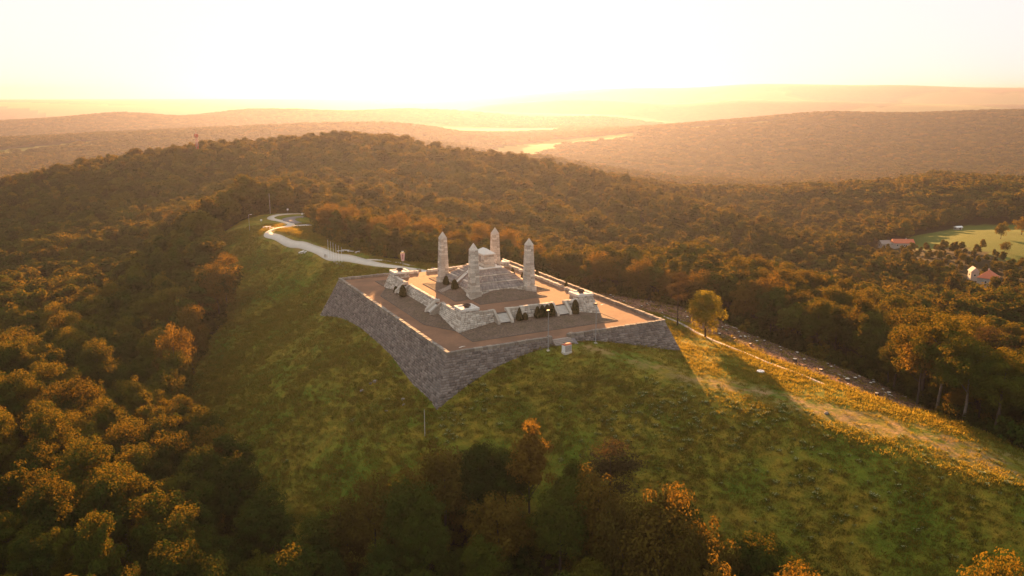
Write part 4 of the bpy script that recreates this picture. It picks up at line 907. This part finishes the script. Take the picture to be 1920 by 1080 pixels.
for s in range(2): PG.objects.link(tuft(10+s, 30, .42, .5, .05, M['grass'], .5))
rg = np.random.default_rng(77)
gxp, gyp = rg.uniform(-92, 98, 160000), rg.uniform(-168, 190, 160000)
k = inpoly(gxp, gyp, OPEN) & ~((np.abs(gxp) < 33) & (np.abs(gyp) < 47)) & (rg.random(160000) < np.where(inpoly(gxp, gyp, CLEAR), .08, 1)) & (dpath(gxp, gyp, ROAD) > 3.6) & (dpath(gxp, gyp, LOOP) > 3) & (dpath(gxp, gyp, FOOT) > 1.0)
wdd = dpath(gxp, gyp, WORN); k &= rg.random(160000) > np.clip(.9-wdd/(3+np.clip((-52-gyp)/9, 0, 6.5)), 0, .8)
nz = wob(gxp, gyp, 4.)*.5+wob(gxp+9, gyp, 11.)*.5; k &= rg.random(160000) < np.clip(.62+.3*nz, .15, 1)
gxp, gyp = gxp[k], gyp[k]; zz = H(gxp, gyp)
k = ~((np.abs(gxp) < 32.6+.43*np.maximum(-.8-zz, 0)) & (np.abs(gyp) < 46.7+.43*np.maximum(-.8-zz, 0))); gxp, gyp, zz = gxp[k], gyp[k], zz[k]
sc_ = rg.uniform(.6, 1.5, len(gxp))*(1-.35*np.clip(1.4-dpath(gxp, gyp, WORN)/9, 0, 1))
scatter('grass', np.stack([gxp, gyp, zz], -1), np.stack([sc_*1.2, sc_*1.2, sc_], -1), 5, PG, 'rough olive and straw-coloured grass over the ridge and slopes', tilt=.12)
def herb(seed):
    rng = np.random.default_rng(seed); C = rng.normal(0, .5, (26, 3))*np.array([1, 1, .0])+np.array([0, 0, .75])*rng.uniform(.5, 1.2, (26, 1))
    V, F = cards(C, unit(26, rng)*.4+np.array([0, 0, .9]), .30, rng, .8); me = mesh_np('herb_clump', V, F)
    k = len(V); st = np.repeat(C, 6, 0)+rng.normal(0, .22, (156, 3))*np.array([1, 1, .9])-np.array([0, 0, .3])
    V2, F2 = cards(st, unit(156, rng), .26, rng); me = mesh_np('herb_clump', np.concatenate([V, V2]), np.concatenate([F, F2+k]))
    me.materials.append(M['umbel']); me.materials.append(M['herb'])
    mi = np.ones(26+156, np.int32); mi[:26] = 0; me.polygons.foreach_set('material_index', mi); return bpy.data.objects.new('herb_clump', me)
PH = bpy.data.collections.new('herb_masters')
for s in range(3): PH.objects.link(herb(s))
spots = [(-37, -58, 3, 26), (-30.5, -60.5, 2.5, 22), (-32.8, -54.5, 2, 16), (-25, -54, 2.5, 16), (-6, -74, 4, 40), (3.8, -75, 4.5, 60), (12.9, -81, 4.5, 55), (15, -86, 5, 60), (22, -94.5, 4, 40), (29, -97, 3, 26), (11, -75, 3, 25),
         (11, -110, 6, 45), (23.5, -120, 6, 45), (29, -128, 6, 40), (45.6, -133, 5, 45), (20, -105, 8, 40), (0, -90, 6, 25), (-12, -66, 5, 16), (-55, -25, 12, 14), (40, -120, 6, 25)]
hp = np.concatenate([np.stack([rg.normal(a, s, n), rg.normal(b, s, n)], -1) for a, b, s, n in spots])
hp = hp[rg.random(len(hp)) < .55]; hp = hp[inpoly(hp[:, 0], hp[:, 1], OPEN)]; hz = H(hp[:, 0], hp[:, 1]); hs_ = rg.uniform(.3, .75, len(hp))
k = ~((np.abs(hp[:, 0]) < 33.2+.43*np.maximum(-.8-hz, 0)) & (np.abs(hp[:, 1]) < 47.2+.43*np.maximum(-.8-hz, 0))); hp, hz, hs_ = hp[k], hz[k], hs_[k]
scatter('wild_herbs', np.concatenate([hp, hz[:, None]], -1), np.stack([hs_]*3, -1), 6, PH, 'pale flowering weeds scattered over the shaded front slope')
# ------------------------------------------------------------------ clipped bushes on the terraces
def bush_mesh(seed, h, r, cone):
    rng = np.random.default_rng(seed); n = 2600; t = rng.random(n); an = rng.uniform(0, 6.283, n)
    prof = np.where(t < .12, .75+t*2, 1.0)*np.clip((1-t)**(.75 if cone else .42), .02, 1)*(1+.10*np.sin(an*3+t*6)+.06*np.sin(an*7+t*15))
    rr = r*prof*rng.uniform(.82, 1.05, n); P = np.stack([np.cos(an)*rr, np.sin(an)*rr, t*h+.05], -1)
    N = np.stack([np.cos(an), np.sin(an), np.full(n, .35)], -1)*.6+unit(n, rng)*.5; N /= np.linalg.norm(N, axis=1, keepdims=True)
    V, F = cards(P, N, .26, rng); return mesh_np('foliage', V, F, M['thuja'])
BM = [bush_mesh(i, 1.0, .36, c) for i, c in enumerate((True, False, False))]
BM = [bush_mesh(i, 3.0, 1.0, c) for i, c in enumerate((True, False, False))]
BST = MB().tube((0, 0, -.4), (0, 0, .5), .12, .08, 6).mesh('stem', M['bark'])
for x, y, z, h, w_, k, lab in [
    (-4.6, -31.0, .8, 3.3, 1.1, 0, 'large dark clipped bush right of the left front stair'), (-2.9, -31.1, .8, 1.8, .9, 1, 'low dark bush tucked against the large one by the left front stair'),
    (1.0, -31.0, .8, 3.0, 1.0, 1, 'dark clipped bush, leftmost of the four at the middle of the front wall'), (2.4, -31.1, .8, 3.2, .95, 1, 'dark clipped bush, second of the four at the middle of the front wall'),
    (3.9, -31.2, .8, 3.2, 1.0, 2, 'dark clipped bush, third of the four at the middle of the front wall'), (5.4, -31.0, .8, 3.3, 1.05, 1, 'dark clipped bush next to the right front stair, fourth of its row'),
    (12.9, -31.2, .55, 3.8, 1.2, 2, 'tall rounded dark bush between right front stair and right-hand pylon'),
    (-23.0, 15.8, .5, 1.9, .8, 2, 'small dark bush between left-hand pylon and the farther side stair'), (-23.1, 9.3, .7, 3.4, 1.15, 2, 'tall dark bush on the near side of the farther left stair'),
    (-11.3, 3.5, 4.3, 2.5, 1.0, 2, 'dark egg-shaped bush beside the mound stair, farther of the two'), (-11.3, -2.9, 4.3, 2.7, 1.15, 2, 'dark egg-shaped bush beside the mound stair, nearer of the two'),
    (11.3, 3.6, 4.2, 3.0, 1.0, 0, 'reddish cone bush on the far side of the mound, left of the right obelisk'), (11.3, -2.9, 4.2, 2.6, .9, 0, 'cone bush half hidden behind the right obelisk'),
    (23.2, 9.3, .6, 4.0, 1.1, 0, 'bush top peeping over the right parapet just right of the obelisk'), (23.2, -9.2, .6, 3.6, 1.0, 0, 'bush top in the gap of the right parapet near the fire bowl')]:
    o = empty('clipped_bush', (x, y, z), random.uniform(0, 6)); link('foliage', BM[k], o); link('stem', BST, o)
    o.scale = (w_, w_, h/3.0); tag(o, lab, 'bush', 'clipped evergreen bushes on the terraces')

# ------------------------------------------------------------------ lamps, poles, signs
def lamp_post(x, y, h, lab, yaw=0):
    o = empty('lamp_post', (x, y, gz(x, y)-.05), yaw)
    MB().path([(0, 0, -.6), (0, 0, h*.5), (0, 0, h)], [.12, .10, .07], 8).build('pole', M['steel'], o)
    MB().box((0, 0, .05), (.7, .7, .3)).build('footing', M['concrete'], o)
    MB().box((0, .25, h+.1), (.75, .55, .35), 0).tube((0, 0, h), (0, .2, h+.1), .05).build('floodlight', M['dark_metal'], o)
    tag(o, lab, 'lamp post', 'floodlight posts before the front gate'); return o
lamp_post(-6.1, -49.3, 10.2, 'slim grey floodlight post left of the front gate steps'); lamp_post(8.2, -49.0, 10.4, 'slim grey floodlight post right of the front gate steps')
def pole(name, x, y, h, r, mat, lab, grp=None, cat='pole', extra=None):
    o = empty(name, (x, y, gz(x, y))); MB().tube((0, 0, -.5), (0, 0, h), r, r*.6, 8).build('shaft', mat, o)
    if extra: extra(o, h)
    tag(o, lab, cat, grp); return o
def finial(o, h): MB().tube((0, 0, h-.02), (0, 0, h+.18), .10, .04, 8).build('finial', M['steel'], o)
for i, (x, y) in enumerate([(-22.6, 95.6), (-22.3, 92.8), (-22.1, 89.9), (-21.9, 86.9), (-21.6, 84.2), (-21.2, 81.6)]):
    pole('flagpole', x, y, 7.2-.25*i, .075, M['white_paint'], ['first', 'second', 'third', 'fourth', 'fifth', 'sixth'][i]+' bare flagpole of the roadside row, counted from the road bend', 'bare flagpoles beside the road', 'flagpole', finial)
def stake(o, h): MB().tube((0, 0, h), (.02, 0, h+.3), .05, .03, 6).build('tip', M['wood_plank'], o)
pole('wooden_pole', -42.2, -56.2, 6.4, .09, M['wood_plank'], 'thin weathered pole below the near terrace corner', None, 'pole', stake)
def lamp_head(o, h): MB().path([(0, 0, h), (.3, 0, h+.25), (1.1, 0, h+.3)], [.05, .05, .04], 6).box((1.2, 0, h+.28), (.6, .25, .12)).build('lamp_head', M['white_paint'], o)
pole('street_lamp', -37.4, 181, 7.5, .09, M['steel'], 'street lamp on the grass left of the road bend', None, 'lamp', lamp_head)
def crossarm(o, h): MB().box((0, 0, h-.5), (1.8, .14, .14)).box((0, 0, h-1.1), (1.2, .12, .12)).build('crossarm', M['dark_metal'], o)
pole('utility_pole', -17.1, 233.5, 11, .14, M['wood_plank'], 'tall utility pole at the far end of the road', None, 'pole', crossarm)
def board(o, h): MB().box((0, 0, h-.3), (.9, .08, .9)).build('board', M['white_paint'], o)
pole('road_sign', -8.3, 231, 2.6, .05, M['steel'], 'small white sign where the road leaves for the wood', None, 'sign', board)
pole('road_sign', -28.7, 197.7, 1.7, .06, M['steel'], 'small white notice on the grass behind the road bend', None, 'sign', board)
pole('road_sign', -6.2, 207, 2.6, .05, M['steel'], 'small sign beside the asphalt loop', None, 'sign', board)
# banner on its pole by the rear gate
o = empty('banner_stand', (-6.3, 55.3, gz(-6.3, 55.3)), -.45)
MB().tube((0, 0, -.4), (0, 0, 6.3), .07, .05, 8).build('pole', M['steel'], o)
MB().box((0, -.05, 5.62), (1.7, .16, .22)).build('crossbar', M['dark_metal'], o)
bp = MB().hexa([(-.52, -.10, 2.75), (.52, -.10, 2.75), (.52, -.05, 2.75), (-.52, -.05, 2.75), (-.80, -.10, 5.5), (.80, -.10, 5.5), (.80, -.05, 5.5), (-.80, -.05, 5.5)]).build('banner', M['banner'], o)
MB().box((0, -.115, 4.2), (.34, .02, 1.7)).box((0, -.115, 5.0), (.5, .02, .3)).build('printed_figure', M['banner_mark'], bp)
MB().prism([(-.45, 5.95), (-.25, 6.05), (0, 5.9), (.25, 6.05), (.45, 5.95), (.3, 6.5), (.12, 6.3), (0, 6.45), (-.12, 6.3), (-.3, 6.5)], (0, 0, 0), (1, 0, 0), (0, 0, 1), -.08, 0, (0, 1, 0)).build('crest', M['white_paint'], o)
tag(o, 'pink banner on a tall pole with pale crest behind the left-hand pylon', 'banner')
# cabinet, well cover, bin
o = empty('utility_cabinet', (-2.5, -52.3, gz(-2.5, -52.3)), .12)
MB().box((0, 0, .05), (2.3, 1.5, .5)).build('base', M['concrete'], o); MB().box((0, 0, 1.2), (2.1, 1.3, 1.9)).build('body', M['white_paint'], o)
MB().prism([(-.75, 2.15), (.75, 2.15), (.75, 2.25), (0, 2.42), (-.75, 2.25)], (0, 0, 0), (0, 1, 0), (0, 0, 1), -1.15, 1.15, (1, 0, 0)).build('roof', M['tile_roof'], o)
for s in (-1, 1):
    d = MB().box((s*.5, -.665, 1.2), (.94, .04, 1.6)).build('door', M['plaster'], o); MB().box((s*.12, -.70, 1.2), (.04, .05, .25)).build('handle', M['dark_metal'], d)
tag(o, 'white cabinet with reddish cap on the grass before the front gate', 'cabinet')
o = empty('well_cover', (43.3, -72.2, gz(43.3, -72.2))); MB().tube((0, 0, -.5), (0, 0, .35), 1.0, 1.0, 24).build('ring', M['concrete'], o); MB().tube((0, 0, .352), (0, 0, .46), .92, .88, 24).build('lid', M['white_paint'], o); MB().box((0, 0, .5), (.3, .08, .08)).build('handle', M['dark_metal'], o)
tag(o, 'round white concrete well cover on the sunlit grass', 'well cover')
o = empty('litter_bin', (-23.2, 98.2, gz(-23.2, 98.2))); MB().tube((0, 0, 0), (0, 0, 1.1), .42, .5, 12).build('drum', M['concrete'], o); MB().tube((0, 0, 1.1), (0, 0, 1.2), .54, .5, 12).build('lid', M['steel'], o)
tag(o, 'squat grey litter bin at the roadside before the flagpoles', 'litter bin')
# benches
def bench():
    o = empty('bench')
    for i in range(3): MB().box((0, -.22+.22*i, .46), (2.6, .19, .07)).build('seat_plank', M['white_paint'], o)
    for s in (-1, 1): MB().box((s*.95, 0, .2), (.22, .6, .45)).build('leg', M['concrete'], o)
    return o
def table():
    o = empty('picnic_table')
    for i in range(4): MB().box((0, -.36+.24*i, .78), (3.0, .21, .07)).build('top_plank', M['white_paint'], o)
    for s in (-1, 1): MB().box((s*1.0, 0, .36), (.22, .8, .75)).build('leg', M['concrete'], o)
    return o
b0, t0 = bench(), table(); first = {id(b0): True, id(t0): True}
for src, x, y, rz, lab in [(b0, -28.6, 117.6, .95, 'white bench on the grass left of the road, outer one of the picnic group'), (b0, -27.4, 113.6, .95, 'white bench on the grass left of the road, lower one of the picnic group'), (t0, -28.1, 115.6, .95, 'white picnic table between two benches left of the road'),
        (b0, -17.6, 96.6, -.7, 'white bench under the trees across the road from the flagpoles, leftmost'), (t0, -16.0, 94.4, -.7, 'white picnic table under the trees across the road from the flagpoles'), (b0, -14.6, 92.0, -.7, 'white bench under the trees across the road, second from the flagpoles'), (b0, -13.0, 88.5, .6, 'white bench turned crosswise at the right end of the picnic group under the trees'),
        (b0, -30.5, 180, .5, 'white bench far off on the grass inside the road bend'), (t0, -29.5, 176.5, .5, 'white picnic table far off inside the road bend'), (b0, -29.0, 171.5, .3, 'white bench right at the road bend')]:
    if first.pop(id(src), None): o = src
    else: o = copy_tree(src)
    o.location = (x, y, gz(x, y)); o.rotation_euler.z = rz; tag(o, lab, 'table' if src is t0 else 'bench', 'picnic tables along the road' if src is t0 else 'white benches along the road')
# ------------------------------------------------------------------ rocks, stumps, logs
def rock_mesh(seed):
    rng = np.random.default_rng(seed); import bmesh
    bm = bmesh.new(); bmesh.ops.create_icosphere(bm, subdivisions=2, radius=.5)
    d = unit(9, rng)
    for v in bm.verts:
        p = np.array(v.co); s = 1-.25*max(0, max(d@p)/.5-.72)*2
        v.co = Vector(p*s*np.array([1.3, 1, .7])*rng.uniform(.93, 1.07))
    me = bpy.data.meshes.new('boulder'); bm.to_mesh(me); bm.free(); me.materials.append(M['stone_coping_obj']); return me
RM = [rock_mesh(i) for i in range(3)]
for i, (x, y, s, lab) in enumerate([(-42.9, -23.1, 1.3, 'pale rock at top of the bare gully on the left slope'), (-44.0, -22.4, .9, 'smaller pale rock just below the gully rock'), (-46.5, -22.7, 1.0, 'grey rock lower in the bare gully on the left slope'), (-40.9, -38.6, 1.0, 'pale rock left of the near terrace corner, upper one'), (-41.6, -41, .8, 'pale rock left of the near terrace corner, lower one'),
        (-45.2, -38.4, .7, 'small stone in the grass left of the near terrace corner'), (35.9, -100.3, 1.2, 'flat grey rock on the sunlit worn grass'), (-22.6, 87.2, .9, 'white boulder edging the road below the flagpoles, first'), (-22.5, 84, .9, 'white boulder edging the road below the flagpoles, second'), (-22.1, 81.5, .8, 'white boulder edging the road below the flagpoles, third'), (-21.8, 78.5, .7, 'white boulder edging the road below the flagpoles, fourth')]):
    o = link('boulder', RM[i % 3], None, (x, y, gz(x, y)+.1*s)); o.scale = (s, s, s); o.rotation_euler.z = i*1.7; tag(o, lab, 'rock', 'pale rocks in the grass')
def stump(seed):
    rng = random.Random(seed); o = empty('tree_stump'); n = 10; r = .38; h = .5
    m = MB(); P = []
    for z_, k in ((-.3, 1.5), (.1, 1.12), (h, 1.0)):
        for i in range(n): a = 6.283*i/n; q = r*k*(1+.12*math.sin(3*a+seed)); P.append((q*math.cos(a), q*math.sin(a), z_))
    F = [(a*n+i, a*n+(i+1) % n, (a+1)*n+(i+1) % n, (a+1)*n+i) for a in range(2) for i in range(n)]
    m.poly(P, F).build('bark_side', M['bark'], o)
    MB().poly([(x*.98, y*.98, h+.005) for x, y, z_ in P[2*n:]], [tuple(range(n))]).build('cut_face', M['wood_plank'], o); return o
s0 = stump(3); sp = []
rr = random.Random(9)
fixed = [(66, -62, 1.5), (67.5, -70, 1.3), (68.6, -78, 1.6), (73, -40, 1.2), (74, -58, 1.1), (75, -86, 1.4), (70, -36, 1.1), (83, -60, 1.2), (84, -46, 1.3), (79, -72, 1.3), (77, -20, 1.1), (72, -8, 1.1), (88, -66, 1.1), (86, -30, 1.1), (62, 15, 1.2), (58, 25, 1.2)]
while len(fixed) < 52:
    x, y = rr.uniform(55, 96), rr.uniform(-96, 30)
    if inpoly(np.array(x), np.array(y), CLEAR) and min(math.hypot(x-a, y-b) for a, b, c in fixed) > 4: fixed.append((x, y, rr.uniform(.7, 1.2)))
for i, (x, y, s) in enumerate(fixed):
    o = s0 if i == 0 else copy_tree(s0); o.location = (x, y, gz(x, y)); o.scale = (s, s, s*rr.uniform(.7, 1.2)); o.rotation_euler.z = rr.uniform(0, 6)
    tag(o, 'pale-topped cut stump on the bare clear-cut slope', 'stump', 'stumps on the clear-cut')
for i in range(16):
    while True:
        x, y = rr.uniform(55, 94), rr.uniform(-94, 28)
        if inpoly(np.array(x), np.array(y), CLEAR): break
    L = rr.uniform(1.8, 4.5); an = rr.uniform(0, 3.14); q = rr.uniform(.12, .22); z0 = gz(x, y)+q; dx, dy = math.cos(an)*L/2, math.sin(an)*L/2
    za, zb = gz(x-dx, y-dy)+q, gz(x+dx, y+dy)+q
    o = empty('felled_log', (x, y, z0)); MB().tube((-dx, -dy, za-z0), (dx, dy, zb-z0), q, q*.8, 9).build('bark_side', M['bark'] if i % 3 else M['wood_plank'], o)
    MB().tube((dx, dy, zb-z0), (dx*1.01, dy*1.01, zb-z0), q*.78, q*.76, 9).build('cut_face', M['wood_plank'], o)
    tag(o, 'short felled log lying on the bare clear-cut slope', 'log', 'felled logs on the clear-cut')
n = 5200; dx_, dy_ = rg.uniform(40, 97, n*3), rg.uniform(-100, 40, n*3); k = inpoly(dx_, dy_, CLEAR); dx_, dy_ = dx_[k][:n], dy_[k][:n]; n = len(dx_)
dz_ = H(dx_, dy_); an = rg.uniform(0, 6.28, n); L = rg.uniform(.3, 1.6, n); wq = rg.uniform(.03, .09, n)
a = np.stack([np.cos(an)*L/2, np.sin(an)*L/2, rg.normal(0, .12, n)], -1); b_ = np.stack([-np.sin(an)*wq, np.cos(an)*wq, np.zeros(n)], -1); c = np.stack([dx_, dy_, dz_+.12], -1); up = np.zeros((n, 3)); up[:, 2] = wq*1.6
V = np.stack([c-a-b_, c-a+b_, c-a+up, c+a-b_, c+a+b_, c+a+up], 1).reshape(-1, 3)
F = (np.array([(0, 1, 4, 3), (1, 2, 5, 4), (2, 0, 3, 5)])[None]+np.arange(n)[:, None, None]*6).reshape(-1, 4)
bm_ = NB('brushwood'); cc = bm_.ramp(bm_.attr('tint'), [(0, (.05, .028, .018)), (.8, (.17, .09, .055)), (1, (.33, .23, .16))]); mbr = bm_.principled(cc, .95)
tag(link('brushwood', mesh_np('brushwood', V, F, mbr, np.repeat(rg.random(n), 3))), 'reddish-brown sticks and bark litter strewn over the clear-cut', None, None, 'stuff')
# ------------------------------------------------------------------ mast and houses
MX, MY = -13.6, 553.2
o = empty('radio_mast', (MX, MY, gz(MX, MY)), .3); hM = 30
for k in range(4):
    sx, sy = ((-1, -1), (1, -1), (1, 1), (-1, 1))[k]; MB().tube((sx*1.3, sy*1.3, -1), (sx*.5, sy*.5, hM), .16, .12, 6).build('leg', M['red_paint'], o)
br = MB()
for i in range(13):
    z0, z1_ = hM*i/13, hM*(i+1)/13; w0, w1 = 1.3-.8*z0/hM, 1.3-.8*z1_/hM
    for k in range(4):
        q = ((-1, -1), (1, -1), (1, 1), (-1, 1)); a, b2 = q[k], q[(k+1) % 4]
        br.tube((a[0]*w0, a[1]*w0, z0), (b2[0]*w1, b2[1]*w1, z1_), .07, n=5).tube((a[0]*w1, a[1]*w1, z1_), (b2[0]*w1, b2[1]*w1, z1_), .06, n=5)
br.build('lattice', M['white_paint'], o)
for i, (z, an) in enumerate([(28, .2), (28, 2.3), (28, 4.4), (26.5, 1.2), (20, .4), (20, 2.4), (18, 4.6)]):
    MB().box((math.cos(an)*1.3, math.sin(an)*1.3, z), (.6, .9, 2.6), an).build('antenna_panel', M['red_paint'], o)
MB().tube((0, 0, hM-.5), (0, 0, hM+4), .12, .05, 6).build('whip_antenna', M['red_paint'], o)
tag(o, 'red and white lattice radio mast on the wooded hill crest', 'mast')
def house(x, y, rz, L, W, hw, hr, roofmat, lab, hip=False, wins=3, chim=1, sink=0.0):
    o = empty('house', (x, y, gz(x, y)-sink), rz)
    wl = MB().box((0, 0, hw/2-.5), (L, W, hw+1)).build('wall', M['plaster'], o); e = .45
    a, b = L/2+e, W/2+e; ins_ = (W/2 if hip else -e+.45)
    rx = L/2-ins_ if hip else a
    m = MB(); m.poly([(-a, -b, hw), (a, -b, hw), (a, b, hw), (-a, b, hw), (-rx, 0, hw+hr), (rx, 0, hw+hr)], [(0, 1, 5, 4), (2, 3, 4, 5), (1, 2, 5), (3, 0, 4), (3, 2, 1, 0)])
    rf = m.build('roof', roofmat, o)
    for i in range(chim): MB().box((L*(.18-.36*i), .6, hw+hr*.85), (.7, .7, 1.7)).build('chimney', M['plaster'], rf)
    for s in (-1, 1):
        for i in range(wins):
            xx = -L/2+L*(i+.5)/wins; wn = MB().box((xx, s*(W/2+.02), hw*.55), (1.15, .08, 1.25)).build('window', M['white_paint'], o); MB().box((xx, s*(W/2+.07), hw*.55), (.95, .06, 1.05)).build('pane', M['glass'], wn)
        wn = MB().box((s*(L/2+.02), 0, hw*.55), (.08, 1.2, 1.25)).build('window', M['white_paint'], o); MB().box((s*(L/2+.07), 0, hw*.55), (.06, 1.0, 1.05)).build('pane', M['glass'], wn)
    d = MB().box((L*.1, -W/2-.05, 1.0), (1.0, .14, 2.0)).build('door', M['bark'], o); MB().box((L*.1+.35, -W/2-.15, 1.0), (.06, .08, .12)).build('handle', M['steel'], d)
    tag(o, lab, 'house', 'houses in the valley'); return o
house(418, 174, -.55, 14, 7.5, 3.2, 2.6, M['tile_roof'], 'long low white farmhouse with red tiled roof beside the valley meadow')
house(422, 192, -.45, 7, 6, 2.8, 2.4, M['plaster'], 'small pale shed left of the red-roofed farmhouse', wins=2, chim=0)
house(323.3, 47.7, .35, 9.5, 8.5, 4.5, 4.0, M['tile_roof'], 'house with bright orange roof alone among dark trees', hip=True, wins=2, sink=-3.0)
house(280.4, 13.8, .1, 11, 8, 4.0, 3.0, M['grey_roof'], 'house with blue-grey roof and two white chimneys low at right', wins=3, chim=2, sink=-3.5)
house(332, 62, .9, 5, 4, 4, 2.5, M['plaster'], 'small whitish gable left of the orange roof', wins=1, chim=0, sink=-3)
house(556, 226, -.2, 6, 3.5, 2.2, 1.0, M['white_paint'], 'tiny white shed at the top corner of the valley meadow', wins=1, chim=0)
# ------------------------------------------------------------------ haze
hb = NB('haze_air'); pv = hb.n('VolumePrincipled'); pv.inputs['Color'].default_value = (.170, .190, .270, 1); pv.inputs['Density'].default_value = HAZE_DENSITY; pv.inputs["Anisotropy"].default_value = .63
hb.t.links.new(pv.outputs[0], hb.out.inputs['Volume'])
zlo = float(Zt.min())-20
ztop = float(Zt.max())+14
o = MB().box((-5, -10, (zlo+ztop)/2), (48600, 48600, ztop-zlo)).build('haze', hb.m)
tag(o, 'warm evening haze filling the valleys', None, None, 'stuff')
